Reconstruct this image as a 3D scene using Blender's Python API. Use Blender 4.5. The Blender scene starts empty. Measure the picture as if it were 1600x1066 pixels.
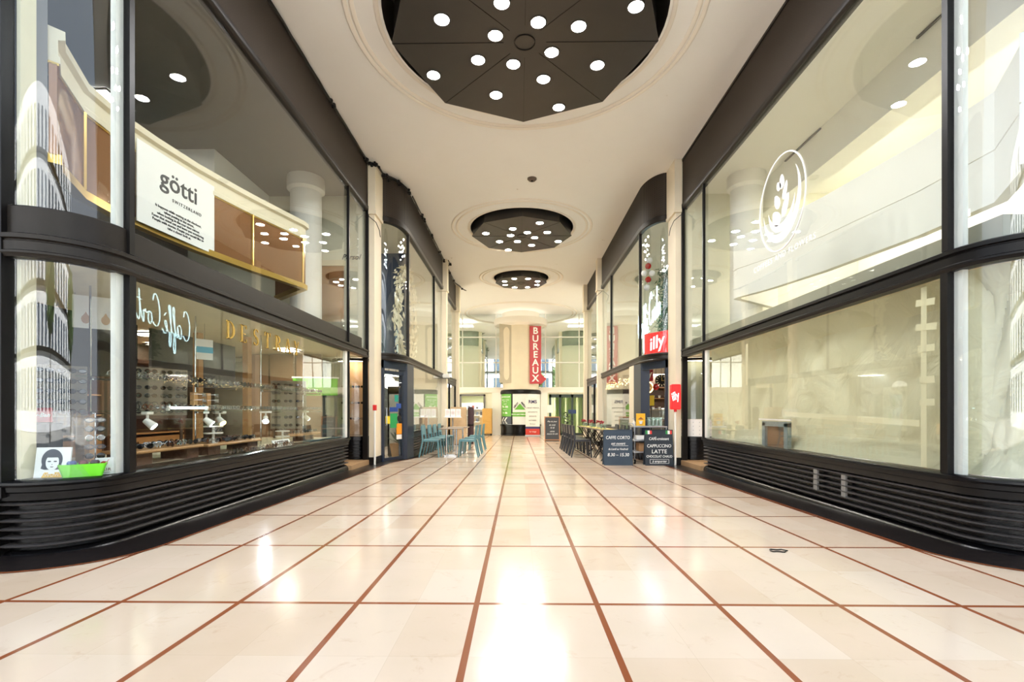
import bpy, bmesh, math, random
from math import sin, cos, pi, radians, sqrt, atan2
from mathutils import Vector, Matrix
from mathutils.geometry import tessellate_polygon
random.seed(7)
SC = bpy.context.scene
COL = SC.collection

# ------------------------------------------------------------------ camera, sky, exposure
cam = bpy.data.cameras.new('camera')
cam.sensor_width = 36.0
cam.lens = 753.0 / 1600.0 * 36.0
cam.shift_y = (641 - 533) / 1600.0
cam.clip_start = 0.05
cam.clip_end = 300
cam_o = bpy.data.objects.new('camera', cam)
COL.objects.link(cam_o)
cam_o.location = (-0.13, 0.0, 1.05)
cam_o.rotation_euler = (pi / 2, 0, 0.0133)
SC.camera = cam_o

W = bpy.data.worlds.new('sky')
SC.world = W
W.use_nodes = True
nt = W.node_tree
bg = nt.nodes['Background']
tc = nt.nodes.new('ShaderNodeTexCoord')
sep = nt.nodes.new('ShaderNodeSeparateXYZ')
nt.links.new(tc.outputs['Generated'], sep.inputs[0])
rmp = nt.nodes.new('ShaderNodeValToRGB')
rmp.color_ramp.elements[0].position = 0.0
rmp.color_ramp.elements[0].color = (0.90, 0.94, 1.0, 1)
rmp.color_ramp.elements[1].position = 0.8
rmp.color_ramp.elements[1].color = (0.62, 0.78, 1.0, 1)
nt.links.new(sep.outputs['Z'], rmp.inputs[0])
nt.links.new(rmp.outputs[0], bg.inputs[0])
bg.inputs[1].default_value = 1.0

sun = bpy.data.lights.new('sun', 'SUN')
sun.energy = 14.0
sun.angle = radians(0.6)
sun.color = (1.0, 0.97, 0.92)
sun_o = bpy.data.objects.new('sun', sun)
COL.objects.link(sun_o)
sun_o.rotation_euler = (radians(-54), 0, radians(6))     # over the roof of the arcade onto the far side of the street

SC.view_settings.view_transform = 'Standard'
SC.view_settings.look = 'None'
SC.view_settings.gamma = 1.0
SC.view_settings.use_curve_mapping = False
SC.view_settings.exposure = 0.94
SC.cycles.use_denoising = True
SC.cycles.max_bounces = 12
SC.cycles.diffuse_bounces = 8
SC.cycles.glossy_bounces = 4
SC.cycles.transparent_max_bounces = 24
SC.cycles.sample_clamp_indirect = 12.0
SC.cycles.caustics_reflective = False
SC.cycles.caustics_refractive = False

LAMP = 114.0        # emission of the round downlights in the octagons
ROOM = 20.0         # emission of the light panels inside the shops

# ------------------------------------------------------------------ materials
def lin(c):
    return tuple(((x / 255.0) / 12.92 if x / 255.0 <= 0.04045 else ((x / 255.0 + 0.055) / 1.055) ** 2.4) for x in c)

MATS = {}
def mat(name, rgb, rough=0.5, metal=0.0, var=0.08, scale=6.0, bump=0.0, bscale=60.0, spec=0.5, coat=0.0, trans=0.0):
    if name in MATS:
        return MATS[name]
    m = bpy.data.materials.new(name)
    m.use_nodes = True
    n = m.node_tree.nodes
    l = m.node_tree.links
    b = n['Principled BSDF']
    c = lin(rgb)
    b.inputs['Roughness'].default_value = rough
    b.inputs['Metallic'].default_value = metal
    b.inputs['Specular IOR Level'].default_value = spec
    b.inputs['Coat Weight'].default_value = coat
    t = n.new('ShaderNodeTexCoord')
    nz = n.new('ShaderNodeTexNoise')
    nz.inputs['Scale'].default_value = scale
    nz.inputs['Detail'].default_value = 4
    l.new(t.outputs['Object'], nz.inputs['Vector'])
    mx = n.new('ShaderNodeMix')
    mx.data_type = 'RGBA'
    mx.inputs['A'].default_value = tuple(max(0, x * (1 - var)) for x in c) + (1,)
    mx.inputs['B'].default_value = tuple(min(1, x * (1 + var)) for x in c) + (1,)
    l.new(nz.outputs['Fac'], mx.inputs['Factor'])
    l.new(mx.outputs['Result'], b.inputs['Base Color'])
    if bump > 0:
        n2 = n.new('ShaderNodeTexNoise')
        n2.inputs['Scale'].default_value = bscale
        n2.inputs['Detail'].default_value = 3
        l.new(t.outputs['Object'], n2.inputs['Vector'])
        bp = n.new('ShaderNodeBump')
        bp.inputs['Strength'].default_value = bump
        bp.inputs['Distance'].default_value = 0.01
        l.new(n2.outputs['Fac'], bp.inputs['Height'])
        l.new(bp.outputs['Normal'], b.inputs['Normal'])
    if trans > 0:
        b.inputs['Transmission Weight'].default_value = trans
    MATS[name] = m
    return m

def emit(name, rgb, s):
    if name in MATS:
        return MATS[name]
    m = bpy.data.materials.new(name)
    m.use_nodes = True
    n = m.node_tree.nodes
    l = m.node_tree.links
    n.remove(n['Principled BSDF'])
    e = n.new('ShaderNodeEmission')
    e.inputs[0].default_value = lin(rgb) + (1,)
    e.inputs[1].default_value = s
    l.new(e.outputs[0], n['Material Output'].inputs[0])
    MATS[name] = m
    return m

def glass(name, tint=(1, 1, 1), f0=0.045, wav=0.0, gain=1.0):
    m = bpy.data.materials.new(name)
    m.use_nodes = True
    n = m.node_tree.nodes
    l = m.node_tree.links
    n.remove(n['Principled BSDF'])
    tr = n.new('ShaderNodeBsdfTransparent')
    tr.inputs[0].default_value = tint + (1,)
    gl = n.new('ShaderNodeBsdfGlossy')
    gl.inputs['Roughness'].default_value = 0.0
    gl.inputs['Color'].default_value = (0.97, 0.98, 1.0, 1)
    lw = n.new('ShaderNodeLayerWeight')
    lw.inputs[0].default_value = 0.5
    p = n.new('ShaderNodeMath'); p.operation = 'POWER'; p.inputs[1].default_value = 5.0
    l.new(lw.outputs['Facing'], p.inputs[0])
    a = n.new('ShaderNodeMath'); a.operation = 'MULTIPLY_ADD'
    a.inputs[1].default_value = (1 - f0) * gain; a.inputs[2].default_value = f0
    l.new(p.outputs[0], a.inputs[0])
    if wav > 0:
        t = n.new('ShaderNodeTexCoord')
        nz = n.new('ShaderNodeTexNoise'); nz.inputs['Scale'].default_value = 2.2; nz.inputs['Detail'].default_value = 1
        l.new(t.outputs['Object'], nz.inputs['Vector'])
        bp = n.new('ShaderNodeBump'); bp.inputs['Strength'].default_value = wav; bp.inputs['Distance'].default_value = 0.01
        l.new(nz.outputs['Fac'], bp.inputs['Height'])
        l.new(bp.outputs['Normal'], gl.inputs['Normal'])
    mx = n.new('ShaderNodeMixShader')
    l.new(a.outputs[0], mx.inputs[0])
    l.new(tr.outputs[0], mx.inputs[1])
    l.new(gl.outputs[0], mx.inputs[2])
    l.new(mx.outputs[0], n['Material Output'].inputs[0])
    MATS[name] = m
    return m

def nodes_of(m):
    return m.node_tree.nodes, m.node_tree.links, m.node_tree.nodes['Principled BSDF']

def math_node(n, l, op, a, b=None, c=None):
    k = n.new('ShaderNodeMath'); k.operation = op
    for i, v in enumerate((a, b, c)):
        if v is None:
            continue
        if isinstance(v, (int, float)):
            k.inputs[i].default_value = v
        else:
            l.new(v, k.inputs[i])
    return k.outputs[0]

def floor_material():
    m = bpy.data.materials.new('cream marble tiles')
    m.use_nodes = True
    n, l, b = nodes_of(m)
    t = n.new('ShaderNodeTexCoord')
    s = n.new('ShaderNodeSeparateXYZ')
    l.new(t.outputs['Object'], s.inputs[0])
    M = lambda op, a, b_=None, c=None: math_node(n, l, op, a, b_, c)
    SX, SY = 0.6715, 1.1968
    def near_line(v, off, step, half):      # 1 where v is on a line
        u = M('DIVIDE', M('SUBTRACT', v, off), step)
        f = M('ABSOLUTE', M('SUBTRACT', M('FRACT', M('ADD', u, 0.5)), 0.5))
        return M('LESS_THAN', f, half / step)
    ox, oy = -0.028 + 0.5 * SX, 2.70
    lx = near_line(s.outputs['X'], ox, SX, 0.0155)
    ly = near_line(s.outputs['Y'], oy, SY, 0.0150)
    line = M('MAXIMUM', lx, ly)
    # tiles: half a cell each way
    jx = near_line(s.outputs['X'], ox, SX / 2, 0.0012)
    jy = near_line(s.outputs['Y'], oy, SY / 2, 0.0014)
    joint = M('MAXIMUM', jx, jy)
    ix = M('FLOOR', M('DIVIDE', M('SUBTRACT', s.outputs['X'], ox), SX / 2))
    iy = M('FLOOR', M('DIVIDE', M('SUBTRACT', s.outputs['Y'], oy), SY / 2))
    cmb = n.new('ShaderNodeCombineXYZ'); l.new(ix, cmb.inputs[0]); l.new(iy, cmb.inputs[1])
    wn = n.new('ShaderNodeTexWhiteNoise'); wn.noise_dimensions = '2D'; l.new(cmb.outputs[0], wn.inputs['Vector'])
    tone = n.new('ShaderNodeValToRGB')
    tone.color_ramp.elements[0].color = lin((200, 177, 148)) + (1,)
    tone.color_ramp.elements[1].color = lin((214, 198, 176)) + (1,)
    e = tone.color_ramp.elements.new(0.5); e.color = lin((208, 188, 162)) + (1,)
    l.new(wn.outputs['Value'], tone.inputs[0])
    # veins
    n1 = n.new('ShaderNodeTexNoise'); n1.inputs['Scale'].default_value = 6.5; n1.inputs['Detail'].default_value = 8; n1.inputs['Roughness'].default_value = 0.72
    n1.inputs['Distortion'].default_value = 0.8
    l.new(t.outputs['Object'], n1.inputs['Vector'])
    r1 = n.new('ShaderNodeValToRGB')
    r1.color_ramp.elements[0].position = 0.57; r1.color_ramp.elements[0].color = (0, 0, 0, 1)
    r1.color_ramp.elements[1].position = 0.74; r1.color_ramp.elements[1].color = (1, 1, 1, 1)
    l.new(n1.outputs['Fac'], r1.inputs[0])
    mv = n.new('ShaderNodeMix'); mv.data_type = 'RGBA'
    l.new(M('MULTIPLY', r1.outputs[0], 0.6), mv.inputs['Factor'])
    l.new(tone.outputs[0], mv.inputs['A'])
    mv.inputs['B'].default_value = lin((176, 140, 104)) + (1,)
    n2 = n.new('ShaderNodeTexNoise'); n2.inputs['Scale'].default_value = 2.0; n2.inputs['Detail'].default_value = 4
    l.new(t.outputs['Object'], n2.inputs['Vector'])
    mp = n.new('ShaderNodeMix'); mp.data_type = 'RGBA'
    l.new(M('MULTIPLY', n2.outputs['Fac'], 0.5), mp.inputs['Factor'])
    l.new(mv.outputs['Result'], mp.inputs['A'])
    mp.inputs['B'].default_value = lin((240, 214, 196)) + (1,)
    mj = n.new('ShaderNodeMix'); mj.data_type = 'RGBA'
    l.new(M('MULTIPLY', joint, 0.35), mj.inputs['Factor'])
    l.new(mp.outputs['Result'], mj.inputs['A'])
    mj.inputs['B'].default_value = lin((180, 158, 132)) + (1,)
    ml = n.new('ShaderNodeMix'); ml.data_type = 'RGBA'
    l.new(line, ml.inputs['Factor'])
    l.new(mj.outputs['Result'], ml.inputs['A'])
    ml.inputs['B'].default_value = lin((142, 78, 46)) + (1,)
    l.new(ml.outputs['Result'], b.inputs['Base Color'])
    rr = M('MULTIPLY_ADD', n2.outputs['Fac'], 0.10, 0.11)
    l.new(rr, b.inputs['Roughness'])
    b.inputs['Specular IOR Level'].default_value = 0.38
    bp = n.new('ShaderNodeBump'); bp.inputs['Strength'].default_value = 0.10; bp.inputs['Distance'].default_value = 0.004
    n3 = n.new('ShaderNodeTexNoise'); n3.inputs['Scale'].default_value = 1.6; n3.inputs['Detail'].default_value = 2
    l.new(t.outputs['Object'], n3.inputs['Vector'])
    l.new(n3.outputs['Fac'], bp.inputs['Height'])
    l.new(bp.outputs['Normal'], b.inputs['Normal'])
    return m

def perforated_material():
    m = bpy.data.materials.new('perforated dark metal')
    m.use_nodes = True
    n, l, b = nodes_of(m)
    t = n.new('ShaderNodeTexCoord')
    mp = n.new('ShaderNodeMapping'); l.new(t.outputs['Object'], mp.inputs[0])
    mp.inputs['Rotation'].default_value = (radians(45), 0, 0)
    ch = n.new('ShaderNodeTexVoronoi'); ch.inputs['Scale'].default_value = 34.0; ch.inputs['Randomness'].default_value = 0.0
    l.new(mp.outputs[0], ch.inputs['Vector'])
    r = n.new('ShaderNodeValToRGB')
    r.color_ramp.elements[0].position = 0.30; r.color_ramp.elements[0].color = lin((16, 13, 11)) + (1,)
    r.color_ramp.elements[1].position = 0.42; r.color_ramp.elements[1].color = lin((58, 50, 43)) + (1,)
    l.new(ch.outputs['Distance'], r.inputs[0])
    l.new(r.outputs[0], b.inputs['Base Color'])
    b.inputs['Roughness'].default_value = 0.55
    b.inputs['Specular IOR Level'].default_value = 0.2
    MATS['perf'] = m
    return m

def black_tile_material():
    m = bpy.data.materials.new('small black floor tiles')
    m.use_nodes = True
    n, l, b = nodes_of(m)
    t = n.new('ShaderNodeTexCoord')
    s = n.new('ShaderNodeSeparateXYZ'); l.new(t.outputs['Object'], s.inputs[0])
    M = lambda op, a, b_=None, c=None: math_node(n, l, op, a, b_, c)
    g = None
    for ax in ('X', 'Y'):
        f = M('ABSOLUTE', M('SUBTRACT', M('FRACT', M('DIVIDE', s.outputs[ax], 0.1)), 0.5))
        k = M('GREATER_THAN', f, 0.478)
        g = k if g is None else M('MAXIMUM', g, k)
    nz = n.new('ShaderNodeTexNoise'); nz.inputs['Scale'].default_value = 9.0; l.new(t.outputs['Object'], nz.inputs['Vector'])
    mx = n.new('ShaderNodeMix'); mx.data_type = 'RGBA'
    mx.inputs['A'].default_value = lin((24, 20, 20)) + (1,)
    mx.inputs['B'].default_value = lin((78, 66, 60)) + (1,)
    l.new(M('MULTIPLY', g, M('MULTIPLY_ADD', nz.outputs['Fac'], 0.7, 0.3)), mx.inputs['Factor'])
    l.new(mx.outputs['Result'], b.inputs['Base Color'])
    b.inputs['Roughness'].default_value = 0.28
    MATS['btile'] = m
    return m

M_FLOOR = floor_material()
M_PERF = perforated_material()
M_BTILE = black_tile_material()
M_CEIL = mat('cream ceiling paint', (236, 229, 218), 0.7, var=0.025, scale=1.2, bump=0.06, bscale=5)
M_BLACK = mat('black satin paint', (19, 17, 16), 0.34, var=0.25, scale=7, bump=0.05, bscale=40, spec=.2)
M_PLINTH = mat('black gloss paint chipped', (15, 14, 15), 0.24, var=0.4, scale=12, bump=0.12, bscale=30, spec=.25)
M_SLAT = mat('worn louvre with painted light', (66, 62, 60), 0.32, var=0.35, scale=14, bump=0.1, bscale=30)  # lighter grey stands for light caught by the bars, with some wear
M_RAIL = mat('dark bronze rail', (40, 36, 32), 0.35, var=0.2, scale=5, spec=.2)
M_COLUMN = mat('cream column stone', (226, 214, 190), 0.6, var=0.06, scale=3, bump=0.1, bscale=25)
M_WHITE = mat('white paint', (238, 236, 228), 0.55, var=0.03, scale=3)
M_WALL = mat('pale wall paint', (222, 220, 200), 0.6, var=0.03, scale=2)
M_GREY = mat('mid grey paint', (112, 110, 108), 0.6, var=0.08)
M_TAUPE = mat('dark taupe wall', (74, 68, 62), 0.6, var=0.12, scale=2)
M_BROWNLINE = mat('brown stone strip', (142, 78, 46), 0.2, var=0.15, scale=20)
M_OCT = mat('octagon dark metal panel', (54, 50, 46), 0.38, metal=0.3, var=0.12, scale=4)
M_WOOD = mat('honey wood', (188, 142, 92), 0.45, var=0.16, scale=9)
M_DWOOD = mat('dark wood', (92, 62, 42), 0.45, var=0.22, scale=9)
M_GLASS = glass('clear shop glass', (0.97, 0.985, 0.975), 0.045, 0.035)
M_GLASSC = glass('curved shop glass', (0.96, 0.98, 0.985), 0.05, 0.10)
M_GLASSB = glass('mirror tinted glass', (0.85, 0.9, 0.88), 0.60, 0.02, 0.9)
M_LAMP = emit('warm downlight', (252, 251, 252), LAMP * 1.3)
M_LAMP2 = emit('warm downlight deeper', (255, 249, 238), LAMP * 2.0)
M_LAMP3 = emit('warm downlight deepest', (255, 246, 224), LAMP * 1.8)
M_PANEL = emit('shop light panel', (255, 251, 242), ROOM)
M_PANEL2 = emit('rotunda light panel', (255, 250, 228), ROOM * .12)
M_PANELD = emit('eyewear shop light panel', (255, 246, 226), ROOM * 1.2)
M_PANELU = emit('dim upper light panel', (255, 250, 232), ROOM * .28)
M_PANELW = emit('white room light panel', (255, 252, 246), ROOM * 1.5)

# ------------------------------------------------------------------ mesh builder
class MB:
    def __init__(self, mirror=False):
        self.v = []; self.f = []; self.mi = []; self.mirror = mirror; self.cur = 0
    def add(self, vs, fs):
        o = len(self.v)
        for p in vs:
            self.v.append((-p[0], p[1], p[2]) if self.mirror else (p[0], p[1], p[2]))
        for f in fs:
            g = [o + i for i in f]
            if self.mirror:
                g.reverse()
            self.f.append(g); self.mi.append(self.cur)
        return self
    def box(self, c, s, rz=0.0, M=None):
        hx, hy, hz = s[0] / 2, s[1] / 2, s[2] / 2
        vs = []
        for x, y, z in ((-1, -1, -1), (1, -1, -1), (1, 1, -1), (-1, 1, -1), (-1, -1, 1), (1, -1, 1), (1, 1, 1), (-1, 1, 1)):
            p = Vector((x * hx, y * hy, z * hz))
            if M is not None:
                p = M @ p
            if rz:
                p = Vector((p.x * cos(rz) - p.y * sin(rz), p.x * sin(rz) + p.y * cos(rz), p.z))
            vs.append((c[0] + p.x, c[1] + p.y, c[2] + p.z))
        return self.add(vs, [(0, 3, 2, 1), (4, 5, 6, 7), (0, 1, 5, 4), (1, 2, 6, 5), (2, 3, 7, 6), (3, 0, 4, 7)])
    def b2(self, x0, x1, y0, y1, z0, z1):
        return self.box(((x0 + x1) / 2, (y0 + y1) / 2, (z0 + z1) / 2), (abs(x1 - x0), abs(y1 - y0), abs(z1 - z0)))
    def rbox(self, c, s, r=0.01, rz=0.0):      # box with chamfered vertical and top edges
        hx, hy, hz = s[0] / 2, s[1] / 2, s[2] / 2
        r = min(r, hx * .9, hy * .9, hz * .9)
        def ring(d, z):
            a, b = hx - d, hy - d
            q = [(a - r, -b), (a, -b + r), (a, b - r), (a - r, b), (-a + r, b), (-a, b - r), (-a, -b + r), (-a + r, -b)]
            return [(x, y, z) for x, y in q]
        rs = [ring(r * .7, -hz), ring(0, -hz + r), ring(0, hz - r), ring(r * .7, hz)]
        vs = []
        for g in rs:
            for x, y, z in g:
                if rz:
                    x, y = x * cos(rz) - y * sin(rz), x * sin(rz) + y * cos(rz)
                vs.append((c[0] + x, c[1] + y, c[2] + z))
        fs = [tuple(range(7, -1, -1)), tuple(range(24, 32))]
        for k in range(3):
            for i in range(8):
                j = (i + 1) % 8
                fs.append((k * 8 + i, k * 8 + j, k * 8 + 8 + j, k * 8 + 8 + i))
        return self.add(vs, fs)
    def cyl(self, p0, p1, r0, r1=None, n=12, caps=True):
        r1 = r0 if r1 is None else r1
        p0, p1 = Vector(p0), Vector(p1)
        d = (p1 - p0).normalized()
        u = d.orthogonal().normalized(); w = d.cross(u)
        vs = []
        for p, r in ((p0, r0), (p1, r1)):
            for i in range(n):
                a = 2 * pi * i / n
                q = p + u * (cos(a) * r) + w * (sin(a) * r)
                vs.append(tuple(q))
        fs = [(i, (i + 1) % n, n + (i + 1) % n, n + i) for i in range(n)]
        if caps:
            fs += [tuple(range(n - 1, -1, -1)), tuple(range(n, 2 * n))]
        return self.add(vs, fs)
    def tube(self, pts, r, n=6, closed=False):
        pts = [Vector(p) for p in pts]
        N = len(pts)
        vs = []; up = None
        for i, p in enumerate(pts):
            if closed:
                t = (pts[(i + 1) % N] - pts[i - 1]).normalized()
            else:
                t = (pts[min(i + 1, N - 1)] - pts[max(i - 1, 0)]).normalized()
            if up is None:
                up = t.orthogonal().normalized()
            else:
                up = (up - t * up.dot(t))
                up = up.normalized() if up.length > 1e-6 else t.orthogonal().normalized()
            w = t.cross(up)
            rr = r[i] if isinstance(r, (list, tuple)) else r
            for k in range(n):
                a = 2 * pi * k / n
                vs.append(tuple(p + up * (cos(a) * rr) + w * (sin(a) * rr)))
        fs = []
        for i in range(N if closed else N - 1):
            j = (i + 1) % N
            for k in range(n):
                kk = (k + 1) % n
                fs.append((i * n + k, i * n + kk, j * n + kk, j * n + k))
        if not closed:
            fs += [tuple(range(n - 1, -1, -1)), tuple(range((N - 1) * n, N * n))]
        return self.add(vs, fs)
    def lathe(self, c, prof, n=24, a0=0.0, a1=2 * pi):      # prof: (r, z) pairs
        full = abs(a1 - a0 - 2 * pi) < 1e-6
        K = n if full else n + 1
        vs = []; fs = []
        for r, z in prof:
            for i in range(K):
                a = a0 + (a1 - a0) * i / n
                vs.append((c[0] + r * cos(a), c[1] + r * sin(a), c[2] + z))
        for k in range(len(prof) - 1):
            for i in range(n):
                j = (i + 1) % K
                fs.append((k * K + i, k * K + j, (k + 1) * K + j, (k + 1) * K + i))
        return self.add(vs, fs)
    def ring_prism(self, plan, z0, z1):      # plan polygon (ccw) extruded
        n = len(plan)
        vs = [(p[0], p[1], z0) for p in plan] + [(p[0], p[1], z1) for p in plan]
        fs = [tuple(range(n - 1, -1, -1)), tuple(range(n, 2 * n))]
        fs += [(i, (i + 1) % n, n + (i + 1) % n, n + i) for i in range(n)]
        return self.add(vs, fs)
    def sweep(self, path, prof, closed_prof=True, caps=True):      # prof (offset to corridor side, z) along plan path
        N = len(path); P = len(prof)
        vs = []
        for i in range(N):
            p = Vector(path[i])
            ds = []
            if i > 0: ds.append((Vector(path[i]) - Vector(path[i - 1])).normalized())
            if i < N - 1: ds.append((Vector(path[i + 1]) - Vector(path[i])).normalized())
            t = sum(ds, Vector((0, 0))).normalized()
            k = 1.0 / max(0.3, t.dot(ds[0]))
            nrm = Vector((t.y, -t.x)) * k
            for o, z in prof:
                vs.append((p.x + nrm.x * o, p.y + nrm.y * o, z + slope_at(p.y) if self_slope[0] else z))
        fs = []
        for i in range(N - 1):
            for k in range(P if closed_prof else P - 1):
                kk = (k + 1) % P
                fs.append((i * P + k, (i + 1) * P + k, (i + 1) * P + kk, i * P + kk))
        if caps and closed_prof:
            fs += [tuple(range(P - 1, -1, -1))[::-1], tuple(range((N - 1) * P, N * P))[::-1]]
        return self.add(vs, fs)
    def sphere(self, c, r, n=12, m=8, sc=(1, 1, 1)):
        vs = []; fs = []
        for j in range(1, m):
            th = pi * j / m
            for i in range(n):
                a = 2 * pi * i / n
                vs.append((c[0] + r * sc[0] * sin(th) * cos(a), c[1] + r * sc[1] * sin(th) * sin(a), c[2] + r * sc[2] * cos(th)))
        vs.append((c[0], c[1], c[2] + r * sc[2])); vs.append((c[0], c[1], c[2] - r * sc[2]))
        t, b = len(vs) - 2, len(vs) - 1
        for j in range(m - 2):
            for i in range(n):
                k = (i + 1) % n
                fs.append((j * n + i, (j + 1) * n + i, (j + 1) * n + k, j * n + k))
        for i in range(n):
            k = (i + 1) % n
            fs.append((t, i, k)); fs.append((b, (m - 2) * n + k, (m - 2) * n + i))
        return self.add(vs, fs)
    def build(self, name, m, parent=None, smooth=False, kind=None, label=None, cat=None, group=None, loc=None, auto=None):
        me = bpy.data.meshes.new(name)
        me.from_pydata(self.v, [], self.f)
        ms = m if isinstance(m, (list, tuple)) else [m]
        for x in ms:
            me.materials.append(x)
        if len(ms) > 1:
            for p, i in zip(me.polygons, self.mi):
                p.material_index = i
        if smooth or auto:
            for p in me.polygons:
                p.use_smooth = True
            me.set_sharp_from_angle(angle=radians(auto or 40))
        me.validate(); me.update()
        o = bpy.data.objects.new(name, me)
        COL.objects.link(o)
        if parent is not None:
            o.parent = parent
        if loc is not None:
            o.location = loc
        tag(o, label, cat, group, kind)
        return o

self_slope = [False]
def slope_at(y):
    return -0.0133 * y
def fz(y):
    return -0.0133 * y

def tag(o, label=None, cat=None, group=None, kind=None):
    if label: o['label'] = label
    if cat: o['category'] = cat
    if group: o['group'] = group
    if kind: o['kind'] = kind
    return o

def thing(name, label, cat, loc=(0, 0, 0), rz=0.0, group=None, kind=None):
    o = bpy.data.objects.new(name, None)
    o.empty_display_size = 0.1
    COL.objects.link(o)
    o.location = loc
    o.rotation_euler = (0, 0, rz)
    return tag(o, label, cat, group, kind)

def dup(root, loc=None, rz=None, label=None, group=None):
    r = root.copy(); COL.objects.link(r)
    if loc is not None: r.location = loc
    if rz is not None: r.rotation_euler = (0, 0, rz)
    if label: r['label'] = label
    if group: r['group'] = group
    for ch in list(root.children):
        c = ch.copy(); COL.objects.link(c); c.parent = r
        for g in list(ch.children):
            d = g.copy(); COL.objects.link(d); d.parent = c
    return r

def arc(cx, cy, rx, ry, a0, a1, n):
    return [(cx + rx * cos(radians(a0 + (a1 - a0) * i / n)), cy + ry * sin(radians(a0 + (a1 - a0) * i / n))) for i in range(n + 1)]

def text(name, body, size, m, parent, loc, right, up, extrude=0.003, shear=0.0, offset=0.0, align='CENTER', space=1.0, sx=1.0, label=None, cat=None, kind=None, lines=1.0):
    cu = bpy.data.curves.new(name, 'FONT')
    cu.body = body; cu.size = size; cu.extrude = extrude; cu.shear = shear; cu.offset = offset
    cu.align_x = align; cu.align_y = 'CENTER'; cu.space_character = space; cu.resolution_u = 3; cu.space_line = lines
    t = bpy.data.objects.new(name + '_source', cu)
    COL.objects.link(t)
    me = bpy.data.meshes.new_from_object(t)
    COL.objects.unlink(t)
    bpy.data.objects.remove(t); bpy.data.curves.remove(cu)
    me.name = name
    me.materials.clear(); me.materials.append(m)
    r = Vector(right).normalized(); u = Vector(up).normalized(); nn = r.cross(u)
    M3 = Matrix(((r.x * sx, u.x, nn.x, 0), (r.y * sx, u.y, nn.y, 0), (r.z * sx, u.z, nn.z, 0), (0, 0, 0, 1)))
    me.transform(Matrix.Translation(loc) @ M3)
    o = bpy.data.objects.new(name, me)
    COL.objects.link(o)
    if parent is not None: o.parent = parent
    return tag(o, label, cat, None, kind)
# ================================================================== THE SETTING
ZC = 6.48          # corridor ceiling
ST = dict(kind='structure')
def NM(s): return 'left' if s < 0 else 'right'

# floor (falls gently away from the street)
b = MB()
b.add([(-9, -2.5, fz(-2.5)), (9, -2.5, fz(-2.5)), (9, 34, fz(34)), (-9, 34, fz(34))], [(0, 1, 2, 3)])
b.build('floor', M_FLOOR, label='polished cream marble tile floor ruled with brown strips', **ST)
b = MB()
b.add([(-60, -60, -0.02), (60, -60, -0.02), (60, -2.5, -0.02), (-60, -2.5, -0.02)], [(0, 1, 2, 3)])
b.build('pavement', mat('grey street paving', (196, 194, 188), 0.8, var=0.1, scale=1.5), label='grey street paving in front of the arcade', **ST)

P1 = [(-4.9, 3.52), (-3.93, 3.52)] + arc(-3.93, 4.02, .5, .5, -90, 0, 14)[1:]
P1C = [(-3.93, 3.52)] + arc(-3.93, 4.02, .5, .5, -90, 0, 14)[1:]
def path1(yend): return P1 + [(-3.43, yend)]
P2A = arc(-3.31, 11.9, .46, .85, -90, 0, 12)
P2 = P2A + [(-2.85, 17.3)]
P3 = [(-2.85, 17.6), (-2.85, 20.9)]

def bars(MBo, path, zs):
    MBo.cur = 1
    for z in zs:
        MBo.sweep(path, [(-.09, z - .010), (-.03, z - .013), (-.008, z - .006), (-.004, z + .002), (-.014, z + .009), (-.09, z + .012)])

win_n = [0]
def window_name():
    win_n[0] += 1
    return 'window_%d' % win_n[0]

def post(name, x0, x1, y0, y1, z0, z1, m, mirror, label=None):
    return MB(mirror).b2(x0, x1, y0, y1, z0, z1).build(name, m, label=label, **ST)

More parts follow.
